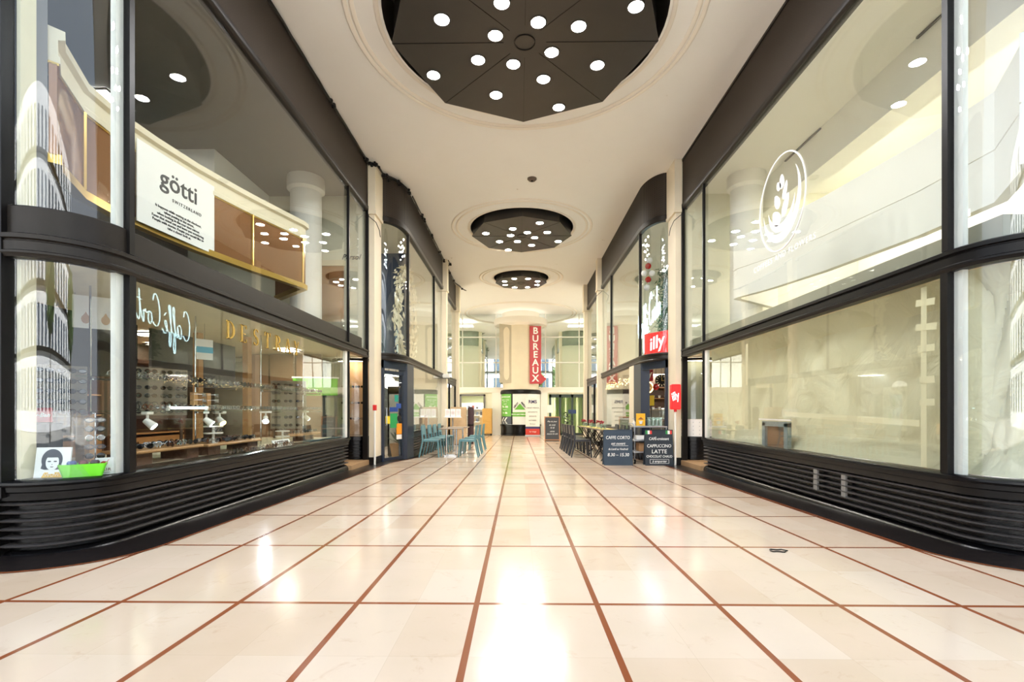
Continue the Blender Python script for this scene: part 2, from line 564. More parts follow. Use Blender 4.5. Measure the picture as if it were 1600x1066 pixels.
for s in (-1, 1):
    mr = s > 0
    sd = NM(s)
    # --- black floor border and its brown edge
    outer = [(-5.5, 3.17), (-3.75, 3.17)] + arc(-3.75, 3.89, .72, .72, -90, 0, 12)[1:] + [(-3.03, 10.4), (-3.0, 10.9), (-2.90, 11.4), (-2.79, 11.8), (-2.74, 12.2), (-2.74, 21.3)]
    self_slope[0] = True
    MB(mr).sweep(outer, [(-.75, .004), (0, .004)], closed_prof=False).build('trim_1' if s < 0 else 'trim_2', M_BTILE, label='band of small black floor tiles along the %s shopfronts' % sd, **ST)
    MB(mr).sweep(outer, [(0, .005), (.026, .005)], closed_prof=False).build('trim_3' if s < 0 else 'trim_4', M_BROWNLINE, label='thin brown stone edge of the black tile band along the %s shopfronts' % sd, **ST)
    self_slope[0] = False

    # --- bay one: plinth with louvre bars, sill
    p = path1(9.33)
    b = MB(mr)
    b.sweep(p, [(-.30, -.25), (-.085, -.25), (-.085, .37), (-.30, .37)])
    b.sweep(p, [(-.30, .365), (-.03, .365), (-.005, .375), (.0, .43), (.012, .44), (.014, .475), (.035, .482), (.042, .495), (.040, .512), (.02, .525), (-.30, .525)])
    b.sweep(p, [(-.10, -.25), (.0, -.25), (-.005, -.08), (-.02, -.045), (-.05, -.02), (-.10, -.01)])
    bars(b, p, (.345, .282, .219, .156, .093, .030))
    b.build('baseboard_%s' % sd, [M_PLINTH, M_SLAT], auto=35, label='black louvred plinth with rounded street corner under the %s front shop window' % sd, **ST)
    # --- transom
    p = path1(10.5)
    b = MB(mr)
    b.sweep(p, [(-.09, 2.19), (.015, 2.19), (.022, 2.205), (.035, 2.215), (.035, 2.23), (.020, 2.24), (.020, 2.305), (.012, 2.312), (.012, 2.318), (.038, 2.325), (.038, 2.355), (.0, 2.372), (-.09, 2.372)])
    if s < 0:
        b.sweep(path1(10.15), [(-.06, 2.37), (-.012, 2.37), (-.012, 2.572), (-.02, 2.582), (-.06, 2.582)])
    b.build('trim_5' if s < 0 else 'trim_6', M_RAIL if s < 0 else M_BLACK, auto=35, label='dark transom rail between lower and upper glazing on the %s front shop' % sd, **ST)
    # --- fascia
    b = MB(mr)
    b.sweep(p, [(-.10, 5.49), (.0, 5.49), (.0, 6.5), (-.10, 6.5)])
    b.build('wall_%s' % sd, M_PERF, auto=35, label='dark perforated fascia over the %s front shop' % sd, **ST)
    b = MB(mr)
    b.sweep(p, [(-.10, 5.40), (.0, 5.40), (.02, 5.415), (.03, 5.43), (.03, 5.50), (.02, 5.51), (-.10, 5.51)])
    b.sweep(p, [(-.02, 6.44), (.02, 6.44), (.02, 6.482), (-.02, 6.482)])
    b.build('trim_7' if s < 0 else 'trim_8', M_RAIL, auto=35, label='bronze rail framing the fascia of the %s front shop' % sd, **ST)
    # --- glazing of bay one
    def pane(path, z0, z1, m, label, off=-.03):
        b = MB(mr)
        b.sweep(path, [(off - .005, z0), (off + .005, z0), (off + .005, z1), (off - .005, z1)])
        return b.build(window_name(), m, auto=30, label=label, **ST)
    arcp = P1C
    pane(arcp, .525, 2.19, M_GLASSC, 'curved lower corner pane of the %s front shop' % sd)
    pane(arcp, 2.37, 5.40, M_GLASSC, 'curved upper corner pane of the %s front shop' % sd)
    st = [(-3.43, 4.05), (-3.43, 9.30)]
    pane(st, .525, 2.19, M_GLASS, 'long lower display pane of the %s front shop' % sd)
    pane(st, 2.37, 5.40, M_GLASS, 'long upper pane of the %s front shop' % sd)
    pane([(-3.43, 9.33), (-3.43, 10.5)], 2.37, 5.40, M_GLASS, 'narrow upper pane beside the %s column' % sd)
    # mullions
    post('mullion', -3.52, -3.415, 4.03, 4.10, .525, 2.19, M_BLACK, mr, 'black lower mullion at the rounded corner of the %s shop' % sd)
    post('mullion', -3.50, -3.415, 4.03, 4.085, 2.37, 5.40, M_BLACK, mr, 'black upper mullion at the rounded corner of the %s shop' % sd)
    MB(mr).b2(-3.515, -3.47, 3.955, 4.03, .525, 2.19).build('mullion', M_WHITE, label='white lower glazing strip beside the black mullion on the %s' % sd, **ST)
    MB(mr).b2(-3.515, -3.47, 3.955, 4.03, 2.37, 5.40).build('mullion', M_WHITE, label='white upper glazing strip beside the black mullion on the %s' % sd, **ST)
    post('mullion', -3.48, -3.41, 9.295, 9.335, .525, 2.19, M_BLACK, mr, 'thin black mullion at the deep end of the %s lower pane' % sd)
    MB(mr).b2(-3.50, -3.445, 9.20, 9.295, .525, 2.19).build('mullion', M_WHITE, label='white jamb behind the deep end of the %s lower pane' % sd, **ST)
    post('mullion', -3.46, -3.41, 9.295, 9.33, 2.37, 5.40, M_BLACK, mr, 'thin black mullion of the %s upper glazing' % sd)
    post('mullion', -3.46, -3.40, 10.45, 10.5, 2.2, 5.45, M_BLACK, mr, 'thin black end post of the %s upper glazing' % sd)
    post('mullion', -3.52, -3.41, 10.44, 10.5, -.14, 2.2, M_BLACK, mr, 'black door jamb against the %s column' % sd)
    # street-side pier next to the curved pane
    b = MB(mr)
    b.b2(-3.99, -3.93, 3.49, 3.60, .4, 6.5)
    b.b2(-8.2, -3.985, 3.50, 3.75, -.1, 6.5)
    b.build('wall_front', M_BLACK, label='black pier at the street end of the %s shopfront' % sd, **ST)
    MB(mr).b2(-3.97, -3.90, 3.60, 3.72, .525, 5.4).build('trim_9' if s < 0 else 'trim_10', mat('old cream paint', (224, 214, 178), 0.6, var=0.06), label='cream jamb inside the curved pane on the %s' % sd, **ST)

    # --- columns
    for (ci, (cx, y0, y1)) in enumerate(((-3.28, 10.5, 11.03), (-2.72, 17.3, 17.6), (-2.72, 20.9, 21.2))):
        w = (.12, .16, .16)[ci]
        b = MB(mr)
        b.cur = 0
        b.b2(cx - w, cx, y0, y1, fz(y1) + .16, 6.5)
        b.b2(cx - w - .01, cx + .03, y0 - .03, y1 + .01, 5.36, 6.49)
        b.b2(cx - w - .01, cx + .045, y0 - .045, y1 + .01, 5.33, 5.40)
        b.cur = 1
        b.b2(cx - w - .01, cx + .012, y0 - .012, y1, fz(y1) - .05, fz(y1) + .165)
        b.build('column', [M_COLUMN, M_BLACK], label='cream square column, %s from the street on the %s' % (('first', 'second', 'third')[ci], sd), **ST)

    # --- bay two and three: fascia, transom, glazing
    for bi, (path, y0) in enumerate(((P2, 12.35), (P3, 17.6))):
        bay = ('second', 'third')[bi]
        b = MB(mr)
        b.sweep(path, [(-.08, 5.49), (.0, 5.49), (.0, 6.5), (-.08, 6.5)])
        b.build('wall_%s' % sd, M_PERF if bi else M_PERF, auto=35, label='dark perforated fascia over the %s %s shopfront' % (bay, sd), **ST)
        b = MB(mr)
        b.sweep(path, [(-.08, 5.38), (.01, 5.38), (.028, 5.40), (.028, 5.50), (.01, 5.52), (-.08, 5.52)])
        b.sweep(path, [(-.08, 2.19), (.01, 2.19), (.03, 2.22), (.012, 2.24), (.012, 2.31), (.032, 2.325), (.032, 2.36), (.0, 2.375), (-.08, 2.375)])
        b.build('trim_%d' % (11 + bi * 2 + (s > 0)), M_RAIL, auto=35, label='bronze transom and head rail of the %s %s shopfront' % (bay, sd), **ST)
        if bi == 0:
            pane(P2A, 2.37, 5.38, M_GLASSC, 'curved upper pane of the second %s shopfront' % sd)
            pane([(-2.85, 11.93), (-2.85, 17.27)], 2.37, 5.38, M_GLASS, 'long upper pane of the second %s shopfront' % sd)
            post('mullion', -2.90, -2.835, 11.88, 11.93, 2.37, 5.4, M_RAIL, mr, 'bronze mullion at the curve of the second %s shopfront' % sd)
            post('mullion', -2.89, -2.835, 15.55, 15.59, 2.37, 5.4, M_BLACK, mr, 'thin mullion in the upper glazing of the second %s shopfront' % sd)
            pane([(-2.85, 12.42), (-2.85, 17.27)], .50, 2.19, M_GLASS, 'lower window of the second %s shopfront' % sd)
            b = MB(mr)
            pp = [(-2.85, 12.40), (-2.85, 17.3)]
            b.sweep(pp, [(-.25, -.3), (-.06, -.3), (-.06, .36), (-.25, .36)])
            b.sweep(pp, [(-.25, .36), (.0, .36), (.0, .45), (.03, .46), (.03, .50), (-.25, .505)])
            bars(b, pp, (.31, .24, .17, .10, .03, -.04))
            b.build('baseboard_%s' % sd, [M_PLINTH, M_SLAT], auto=35, label='black louvred plinth of the second %s shopfront' % sd, **ST)
        else:
            pane(P3, 2.37, 5.38, M_GLASS, 'upper pane of the third %s shopfront' % sd)
    # party walls, rooms behind the shopfronts
    wl = M_TAUPE if s < 0 else M_WALL
    b = MB(mr)
    b.b2(-8.2, -3.5, 10.52, 10.62, 2.2, 6.5); b.b2(-8.2, -3.40, 11.42, 11.50, -.3, 2.3); b.b2(-8.2, -3.42, 10.5, 11.45, 2.2, 2.34)
    b.b2(-8.2, -3.36, 10.75, 10.85, -.2, 6.5) if False else None
    b.build('wall_party', M_WALL, label='party wall behind the first column on the %s' % sd, **ST)
    MB(mr).b2(-8.2, -2.95, 17.4, 17.5, -.3, 6.5).build('wall_party', M_WALL, label='party wall behind the second column on the %s' % sd, **ST)
    MB(mr).b2(-8.2, -2.90, 20.98, 21.12, -.3, 6.5).build('wall_party', M_WALL, label='party wall behind the third column on the %s' % sd, **ST)
    MB(mr).b2(-8.3, -8.2, 3.5, 31, -.6, 6.5).build('wall_back', M_WALL if s > 0 else M_WALL, label='rear wall of the %s shops' % sd, **ST)
    # rotunda side
    MB(mr).b2(-6.0, -5.9, 21.1, 30.7, -.5, 6.5).build('wall_rotunda', M_WALL, label='side wall of the rotunda on the %s' % sd, **ST)

# ceiling with three round openings
OCT = [(-.04, 6.84, 1.89, 1.97), (-.03, 14.45, 1.49, 1.53), (-.02, 19.8, 1.05, 1.12)]
outer = [Vector((-8.3, 3.3, ZC)), Vector((8.3, 3.3, ZC)), Vector((8.3, 31, ZC)), Vector((-8.3, 31, ZC))]
loops = [outer]
for (x, y, r, rh) in OCT:
    loops.append([Vector((x + rh * cos(2 * pi * i / 64), y + rh * sin(2 * pi * i / 64), ZC)) for i in range(64)])
tris = tessellate_polygon(loops)
flat = [p for lp in loops for p in lp]
b = MB()
b.add([tuple(p) for p in flat], [tuple(t) for t in tris])
def ceiling_material():
    m = bpy.data.materials.new('cream plaster ceiling, flaking')
    m.use_nodes = True
    n, l, bb = nodes_of(m)
    t = n.new('ShaderNodeTexCoord')
    nz = n.new('ShaderNodeTexNoise'); nz.inputs['Scale'].default_value = 2.6; nz.inputs['Detail'].default_value = 7; nz.inputs['Roughness'].default_value = .65
    l.new(t.outputs['Object'], nz.inputs['Vector'])
    r = n.new('ShaderNodeValToRGB')
    r.color_ramp.elements[0].position = 0.0; r.color_ramp.elements[0].color = lin((242, 241, 238)) + (1,)
    r.color_ramp.elements[1].position = 0.74; r.color_ramp.elements[1].color = lin((184, 172, 154)) + (1,)
    e = r.color_ramp.elements.new(0.70); e.color = lin((240, 238, 234)) + (1,)
    l.new(nz.outputs['Fac'], r.inputs[0])
    l.new(r.outputs[0], bb.inputs['Base Color'])
    bb.inputs['Roughness'].default_value = 0.6
    return m
M_CEIL2 = ceiling_material()
ceil_o = b.build('ceiling', M_CEIL2, label='cream plaster ceiling with three round recesses', **ST)
b = MB()
b.b2(-8.3, 8.3, 3.3, 31, 7.3, 7.4)
b.build('roof', M_GREY, label='slab above the arcade ceiling', **ST)
b = MB(); b.b2(-9, 9, 3.2, 3.32, 6.48, 12.0)
b.build('wall_facade', mat('pale facade stone', (208, 200, 184), 0.8), label='facade above the arcade mouth', **ST)
# ring mouldings
def ring(b, x, y, r, h=.022, w=.05):
    b.lathe((x, y, ZC), [(r - w, .01), (r - w, -h * .4), (r - w * .5, -h), (r, -h), (r + w * .4, -h * .3), (r + w * .4, .01)], 72)
for k, (x, y, ro, rh) in enumerate(OCT):
    b = MB()
    for rr in ((2.47, 2.38, 2.06), (2.08, 1.95, 1.60), (1.70, 1.57, 1.19))[k]:
        ring(b, x, y, rr)
    # dark drum of the recess
    b.build('trim_%d' % (21 + k), M_CEIL, auto=35, label='round plaster mouldings around the %s octagon lamp from the street' % ('first', 'second', 'third')[k], **ST)
    b = MB()
    b.lathe((x, y, ZC), [(rh, -.004), (rh, .62), (0.01, .62)], 64)
    b.build('trim_%d' % (31 + k), M_OCT, auto=35, label='dark drum lining the %s ceiling recess from the street' % ('first', 'second', 'third')[k], **ST)
b = MB()
ring(b, 0, 27.2, 3.15, .04, .06); ring(b, 0, 27.2, 2.95, .03, .04)
b.build('trim_24', M_CEIL, auto=35, label='large ring moulding over the pillar', **ST)

# --- octagon lamp fixtures
F1 = [(690, 29), (784, 4), (774, 55), (841, 35), (904, 42), (993, 12), (747, 93), (802, 100), (862, 82), (933, 103), (849, 124), (677, 116), (775, 148), (873, 168)]
def cr(p): return (680 + p[0] / 4.844, 300 + p[1] / 4.844)
F2 = [cr(p) for p in ((790, 235), (587, 278), (383, 312), (697, 307), (847, 306), (570, 328), (487, 375), (622, 374), (752, 346), (930, 375), (730, 403), (553, 438))]
def on_plane(p, z):
    d = (z - 1.05) * 753 / (641 - p[1])
    return ((p[0] - 810) / 753 * d - .13, d)
ZO = 6.27
pos1 = [on_plane(p, ZO) for p in F1]
cx, cy = OCT[0][0], OCT[0][1]
for (x, y) in list(pos1):
    q = (2 * cx - x + .12, 2 * cy - y + .1)
    if all((q[0] - u) ** 2 + (q[1] - v) ** 2 > .16 for u, v in pos1) and (q[0] - cx) ** 2 + (q[1] - cy) ** 2 < 2.6 and len(pos1) < 21:
        pos1.append(q)
pos2 = [on_plane(p, ZO) for p in F2]
pos3 = [(OCT[2][0] + .72 * cos(radians(22.5 + 45 * i)), OCT[2][1] + .72 * sin(radians(22.5 + 45 * i))) for i in range(8)]
for k, ((x, y, ro, rh), ps, rl) in enumerate(zip(OCT, (pos1, pos2, pos3), (.098, .098, .098))):
    t = thing('ceiling_lamp', ('large dark octagonal ceiling lamp with scattered round spots, nearest the street',
                               'dark octagonal ceiling lamp with twelve round spots, second from the street',
                               'small dark octagonal ceiling lamp with a ring of eight spots, third from the street')[k], 'ceiling lamp', (x, y, ZO))
    V = [(ro * cos(pi / 4 * i), ro * sin(pi / 4 * i)) for i in range(8)]
    b = MB()
    b.ring_prism(V, 0.0, .02)
    b.ring_prism([(v[0] * .985, v[1] * .985) for v in V], .02, .80)
    o = b.build('housing', M_OCT, t)
    for v in V:
        MB().tube([(v[0] * .16, v[1] * .16, -.002), (v[0] * .995, v[1] * .995, -.002)], .004, 4).build('seam', M_BLACK, t)
    b = MB(); b.lathe((0, 0, 0), [(.15, .0), (.15, -.012), (.138, -.012), (.138, -.002)], 24); b.build('centre_cap', M_BLACK, t)
    rimb = MB(); rimb.lathe((0, 0, 0), [(rl + .022, .0), (rl + .020, -.008), (rl, -.010), (rl - .002, -.002)], 20)
    disc = MB(); disc.lathe((0, 0, 0), [(.0005, -.005), (rl, -.005)], 20)
    r0 = d0 = None
    for (px, py) in ps:
        loc = (px - x, py - y, 0)
        if r0 is None:
            r0 = rimb.build('spot', M_OCT, t, loc=loc)
            d0 = disc.build('diffuser', (M_LAMP, M_LAMP2, M_LAMP3)[k], r0)
            for pl in d0.data.polygons: pl.flip()
        else:
            r = r0.copy(); COL.objects.link(r); r.location = loc
            d = d0.copy(); COL.objects.link(d); d.parent = r

# --- rooms behind the glass
M_LCEIL = mat('pale room ceiling', (206, 202, 190), 0.7, var=0.03)
for s in (-1, 1):
    mr = s > 0; sd = NM(s)
    # mezzanine slab and room ceilings
    b = MB(mr)
    b.b2(-8.2, -3.55, 3.76, 10.52, 2.22, 2.34)
    b.build('ceiling', mat('ivory shop ceiling', (222, 214, 186), 0.6), label='low ceiling of the %s front shop' % sd, **ST)
    MB(mr).b2(-8.2, -3.60, 3.76, 10.52, 2.36, 2.56).build('floor', mat('grey mezzanine floor', (92, 88, 80), 0.5) if s < 0 else mat('olive grey mezzanine floor', (150, 146, 128), 0.5), label='mezzanine floor over the %s front shop' % sd, **ST)
    MB(mr).b2(-8.2, -3.5, 3.76, 10.52, 5.75, 5.85).build('ceiling', mat('grey mezzanine ceiling', (128, 126, 120), 0.6) if s < 0 else M_WHITE, label='mezzanine ceiling of the %s front shop' % sd, **ST)
    MB(mr).b2(-8.2, -3.4, 11.5, 17.4, 2.2, 2.36).b2(-3.4, -2.95, 12.05, 17.4, 2.2, 2.36).build('ceiling', M_LCEIL, label='low ceiling inside the second %s shop' % sd, **ST)
    MB(mr).b2(-8.2, -3.0, 11.95, 17.4, 5.7, 5.8).build('ceiling', M_LCEIL, label='upper ceiling inside the second %s shop' % sd, **ST)
    MB(mr).b2(-8.2, -2.95, 17.5, 21.0, 5.7, 5.8).build('ceiling', M_LCEIL, label='upper ceiling inside the third %s shop' % sd, **ST)
    MB(mr).b2(-8.2, -2.95, 17.5, 21.0, 2.2, 2.36).build('ceiling', M_LCEIL, label='low ceiling inside the third %s shop' % sd, **ST)

def light_panel(x, y, z, sx, sy, label, m=M_PANEL, group=None):
    t = thing('ceiling_light', label, 'ceiling light', (x, y, z), group=group)
    b = MB(); 
    b.b2(-sx / 2 - .03, sx / 2 + .03, -sy / 2 - .03, -sy / 2, -.02, 0); b.b2(-sx / 2 - .03, sx / 2 + .03, sy / 2, sy / 2 + .03, -.02, 0)
    b.b2(-sx / 2 - .03, -sx / 2, -sy / 2, sy / 2, -.02, 0); b.b2(sx / 2, sx / 2 + .03, -sy / 2, sy / 2, -.02, 0)
    b.build('frame', M_GREY, t)
    b = MB(); b.add([(-sx / 2, -sy / 2, -.012), (sx / 2, -sy / 2, -.012), (sx / 2, sy / 2, -.012), (-sx / 2, sy / 2, -.012)], [(3, 2, 1, 0)])
    b.build('diffuser', m, t)
    return t
# --- ceiling light panels inside the shops
G = lambda x: x
for i, (x, y) in enumerate(((-5.75, 5.4), (-5.75, 7.2), (-4.55, 9.2), (-6.4, 6.2), (-6.4, 8.4))):
    light_panel(x, y, 2.205, .34, .34, 'square ceiling light over the eyewear window, %s' % ('nearest the street behind the charcoal screens', 'farther one behind the charcoal screens', 'alone by the glass near the recess', 'nearer the street in the rear row', 'deeper one in the rear row')[i], M_PANELD)
for i, (x, y) in enumerate(((5.4, 5.6), (5.4, 8.6))):
    light_panel(x, y, 5.74, 1.0, 1.0, 'square ceiling light in the white mezzanine room, %s' % ('near the street' if i == 0 else 'near the first column'), M_PANELW)
for i, (x, y) in enumerate(((5.4, 5.8), (5.4, 8.4))):
    light_panel(x, y, 2.205, .6, .6, 'square ceiling light behind the papered window, %s' % ('near the street' if i == 0 else 'near the first column'), M_PANELW)
light_panel(-6.4, 7.2, 5.74, .5, .5, 'square ceiling light in the dark mezzanine room')
for s in (-1, 1):
    for i, y in enumerate((13.0, 15.8)):
        light_panel(s * 4.4, y, 2.19, .6, .6, 'square ceiling light inside the %s, %s' % (('restaurant on the left', 'coffee bar on the right')[s > 0], ('by its door', 'at its deep end')[i]))
        light_panel(s * 5.0, y, 5.69, .8, .8, 'square upper ceiling light inside the %s, %s' % (('restaurant on the left', 'coffee bar on the right')[s > 0], ('over its door', 'over its deep end')[i]), M_PANELU)
    light_panel(s * 4.6, 19.2, 5.69, .8, .8, 'square upper ceiling light in the third shop on the %s' % NM(s), M_PANELU)
    light_panel(s * 4.6, 19.2, 2.19, .6, .6, 'square low ceiling light in the third shop on the %s' % NM(s))
    t = thing('rotunda_fill_panel', 'tall framed glowing panel added to light the rotunda, %s side' % NM(s), 'door', (s * 5.88, 24.4, fz(24.4)))
    b = MB(); b.b2(-.01, .01, -2.2, 2.2, .05, 4.6); b.build('glow_sheet', M_PANEL2, t)  # unseen emitter added on the side wall to brighten the rotunda
    b = MB()
    for y in (-2.22, -.74, .74, 2.22): b.b2(-.03, .03, y - .05, y + .05, 0, 4.7)
    for z in (.02, 2.3, 4.66): b.b2(-.03, .03, -2.25, 2.25, z - .05, z + .05)
    b.build('frame', M_BLACK, t)

# --- mezzanine parapets
def para_path():
    return [(-3.93, 3.92), (-4.05, 4.05), (-4.31, 4.57), (-4.36, 5.0), (-4.33, 5.5), (-4.25, 6.1), (-4.12, 6.65), (-4.03, 7.0), (-3.73, 7.97), (-3.73, 8.1), (-4.6, 8.9)]
PP = para_path()
PEACH = mat('copper tinted mirror panel', (164, 118, 80), 0.10, metal=.45, var=0.06, scale=2, spec=0.8)
GOLD = mat('brushed gold strip', (212, 176, 92), 0.28, metal=0.8, var=0.08)
CREAM = mat('cream moulding paint', (224, 214, 186), 0.5, var=0.03)
t = thing('balcony_parapet', 'curving balcony parapet of copper panels with cream rail behind the upper left pane', 'balcony parapet', (-4.0, 6.0, 3.1))
def rel(P, c): return [(p[0] - c[0], p[1] - c[1]) for p in P]
c0 = (-4.0, 6.0)
b = MB(); b.sweep(rel(PP, c0), [(-.05, .05), (0, .05), (0, .80), (-.05, .80)]); b.build('copper_panel', PEACH, t, auto=30)
b = MB(); b.sweep(rel(PP, c0), [(-.07, -.02), (.03, -.02), (.03, .06), (-.07, .06)]); b.sweep(rel(PP, c0), [(-.06, .79), (.012, .79), (.012, .815), (-.06, .815)]); b.build('gold_strip', GOLD, t, auto=30)
b = MB(); b.sweep(rel(PP, c0), [(-.08, .81), (.02, .81), (.02, .86), (.005, .88), (.005, 1.0), (.05, 1.02), (.05, 1.09), (-.08, 1.10)])
b.build('cream_rail', CREAM, t, auto=30)
for (x, y) in ((-4.31, 4.57), (-4.30, 5.8), (-4.03, 7.0), (-3.73, 7.97)):
    MB().box((x - c0[0] + .015, y - c0[1], .44), (.02, .03, .74)).build('cover_strip', GOLD, t)
# right parapet: plain white band
PW = [(-3.95, 3.98), (-4.08, 4.10), (-4.45, 4.7), (-4.45, 5.6), (-4.25, 7.0), (-4.0, 8.0), (-3.75, 8.6), (-3.75, 8.75), (-4.9, 9.6)]
t = thing('balcony_parapet', 'plain white balcony parapet with a thin groove behind the upper right pane', 'balcony parapet', (4.0, 6.0, 3.1))
b = MB(True); b.sweep(rel(PW, c0), [(-.10, -.05), (0, -.05), (0, .44), (-.012, .445), (-.012, .455), (0, .46), (0, 1.02), (-.10, 1.02)])
b.build('band', M_WHITE, t, auto=30)
# round columns in the mezzanines
for s in (-1, 1):
    b = MB(); b.lathe((s * 4.45, 9.75, 2.56), [(.30, 0), (.30, 2.9), (.36, 2.95), (.36, 3.2)], 32)
    b.build('column', M_WHITE, auto=40, label='round white column in the %s mezzanine' % NM(s), **ST)
    MB(s > 0).b2(-8.2, -3.95, 3.76, 3.86, 2.56, 5.75).build('wall_front', M_GREY if s < 0 else M_WHITE, label='street wall of the %s mezzanine' % NM(s), **ST)
# mezzanine rear walls
MB().b2(-7.5, -7.4, 3.86, 10.5, 2.56, 5.75).build('wall_mezzanine', M_TAUPE, label='dark taupe rear wall of the left mezzanine', **ST)
MB().b2(7.2, 7.3, 3.86, 10.5, 2.56, 5.75).build('wall_mezzanine', M_WHITE, label='white rear wall of the right mezzanine', **ST)
MB().b2(-7.4, -5.6, 8.6, 10.5, 5.0, 5.75).build('beam', M_WHITE, label='pale dropped beam in the left mezzanine', **ST)
MB().b2(4.9, 5.3, 3.86, 10.5, 5.1, 5.75).build('beam', M_WHITE, label='white dropped beam in the right mezzanine', **ST)

# --- entrance recess beside the first columns: step, curved showcases
for s in (-1, 1):
    mr = s > 0; sd = NM(s)
    z0 = fz(9.9)
    b = MB(mr); b.b2(-4.4, -3.38, 9.33, 10.45, z0 - .05, z0 + .10)
    b.build('floor', mat('tan stone step', (176, 142, 104), 0.35, var=0.14, scale=6), label='tan stone step of the %s recessed entrance' % sd, **ST)
    c = (-3.86, 10.95)
    t = thing('showcase', ('curved glass showcase of eyewear with black louvred base in the left recess' if s < 0 else 'curved glass showcase with a dotted white base panel in the right recess'), 'showcase', (s * 3.86, 10.95, z0))
    a0, a1 = radians(-172), radians(-25)
    b = MB(mr)
    b.lathe((0, 0, 0), [(.46, .10), (.46, .50), (.50, .51), (.50, .60), (.46, .61)], 20, a0, a1)
    for z in (.14, .21, .28, .35, .42):
        b.lathe((0, 0, 0), [(.455, z - .02), (.485, z - .012), (.485, z + .006), (.455, z + .016)], 20, a0, a1)
    b.build('plinth', M_PLINTH, t, auto=35)
    zt = 2.19 - z0
    if s > 0:
        b = MB(mr); b.lathe((0, 0, 0), [(.455, .61), (.455, .98)], 20, a0, a1)
        o = b.build('dotted_panel', mat('white dotted panel', (226, 224, 220), 0.5), t, smooth=True, label='white panel with a grid of pale grey dots')
        b = MB(mr)
        for i in range(9):
            for j in range(4):
                a = a0 + (a1 - a0) * (i + .5) / 9
                z = .66 + j * .085
                b.cyl((.455 * cos(a), .455 * sin(a), z), (.459 * cos(a), .459 * sin(a), z), .012, n=8)
        b.build('dot_pattern', mat('pale grey dots', (186, 186, 186), 0.6), o)
    zb = .61 if s < 0 else .98
    b = MB(mr); b.lathe((0, 0, 0), [(.45, zb), (.45, zt)], 20, a0, a1)
    b.build('curved_glass', M_GLASSC, t, smooth=True)
    b = MB(mr); b.lathe((0, 0, 0), [(.40, zb - .01), (.0, zb - .01)], 20, a0, a1)
    b.b2(-.30, .38, .05, .08, zb, zt)
    b.build('back_panel', mat('pale oak panel', (196, 160, 120), 0.5, var=0.15, scale=8) if s < 0 else mat('grey green panel', (120, 126, 112), 0.5), t)
    for z in ((.95, 1.30, 1.66) if s < 0 else (1.4, 1.8)):
        b = MB(mr); b.lathe((0, 0, 0), [(.40, z), (.40, z + .012), (.0, z + .012)], 16, a0, a1)
        b.build('shelf', M_GLASS, t)
    b = MB(mr); b.lathe((0, 0, 0), [(.46, zt - .06), (.49, zt - .05), (.49, zt)], 20, a0, a1)
    b.build('head_band', M_RAIL, t, smooth=True)
    b = MB(mr); b.lathe((0, 0, 0), [(.36, zt - .04), (.05, zt - .04)], 16, a0, a1); b.build('lamp_strip', emit('showcase lamp', (255, 236, 206), 7.0), t)

# ================================================================== ROTUNDA AND END WALL
YB = 27.2
PX, PY = 0.0, 27.25
zf = fz(26.2)
b = MB()
b.lathe((PX, PY, 0), [(1.02, 2.1), (1.02, 5.78)], 48)
b.build('pillar', M_COLUMN, smooth=True, label='big round cream pillar in the middle of the rotunda', **ST)
b = MB()
b.lathe((PX, PY, 0), [(1.0, 5.70), (1.46, 5.78), (1.50, 5.84), (1.50, 6.10), (1.47, 6.12), (1.44, 6.10), (1.40, 6.02), (1.05, 6.02), (1.05, 6.48)], 48)
b.build('trim_25', M_CEIL, auto=40, label='flared round capital of the pillar', **ST)
b = MB(); b.lathe((PX, PY, 0), [(1.37, 6.035), (1.12, 6.035)], 48); b.build('trim_27', emit('cove light', (255, 248, 228), 1.3), label='hidden cove light on top of the pillar capital', **ST)
# black and white showcase round the pillar foot
t = thing('pillar_showcase', 'drum of white and green advertising panels with black louvred base round the pillar', 'advertising drum', (PX, PY, zf))
b = MB()
b.lathe((0, 0, 0), [(1.14, -.02), (1.14, .10), (1.10, .12), (1.10, .50), (1.16, .51), (1.16, .60), (1.12, .61)], 48)
for z in (.16, .24, .32, .40, .47): b.lathe((0, 0, 0), [(1.09, z - .02), (1.13, z - .012), (1.13, z + .006), (1.09, z + .016)], 48)
b.build('plinth', M_PLINTH, t, auto=35)
b = MB(); b.lathe((0, 0, 0), [(1.10, .60), (1.10, 2.30)], 64); b.build('drum', mat('white panel print', (232, 232, 228), 0.4, var=.02), t, smooth=True)
b = MB(); b.lathe((0, 0, 0), [(1.10, 2.28), (1.15, 2.30), (1.16, 2.40), (1.12, 2.50), (1.0, 2.54)], 48); b.build('head_band', M_BLACK, t, auto=35)
GREEN = mat('bright green print', (104, 176, 62), 0.45, var=.03)
NAVY = mat('navy paint', (38, 46, 64), 0.35, var=.08)
def band(a_0, a_1, z0, z1, r=1.106):
    b = MB(); b.lathe((0, 0, 0), [(r, z0), (r, z1)], 16, radians(a_0), radians(a_1)); return b
band(-166, -118, 1.05, 2.28).build('green_panel', GREEN, t, smooth=True, label='green panel of opening hours')
band(-166, -118, .62, 1.05).build('navy_panel', NAVY, t, smooth=True, label='navy panel with white arrows')
band(-118, -114, .62, 2.28, 1.108).build('black_edge', M_BLACK, t, smooth=True)
WHT = mat('white lettering', (244, 244, 240), 0.5, var=.01)
DKT = mat('dark lettering', (52, 52, 56), 0.5, var=.02)
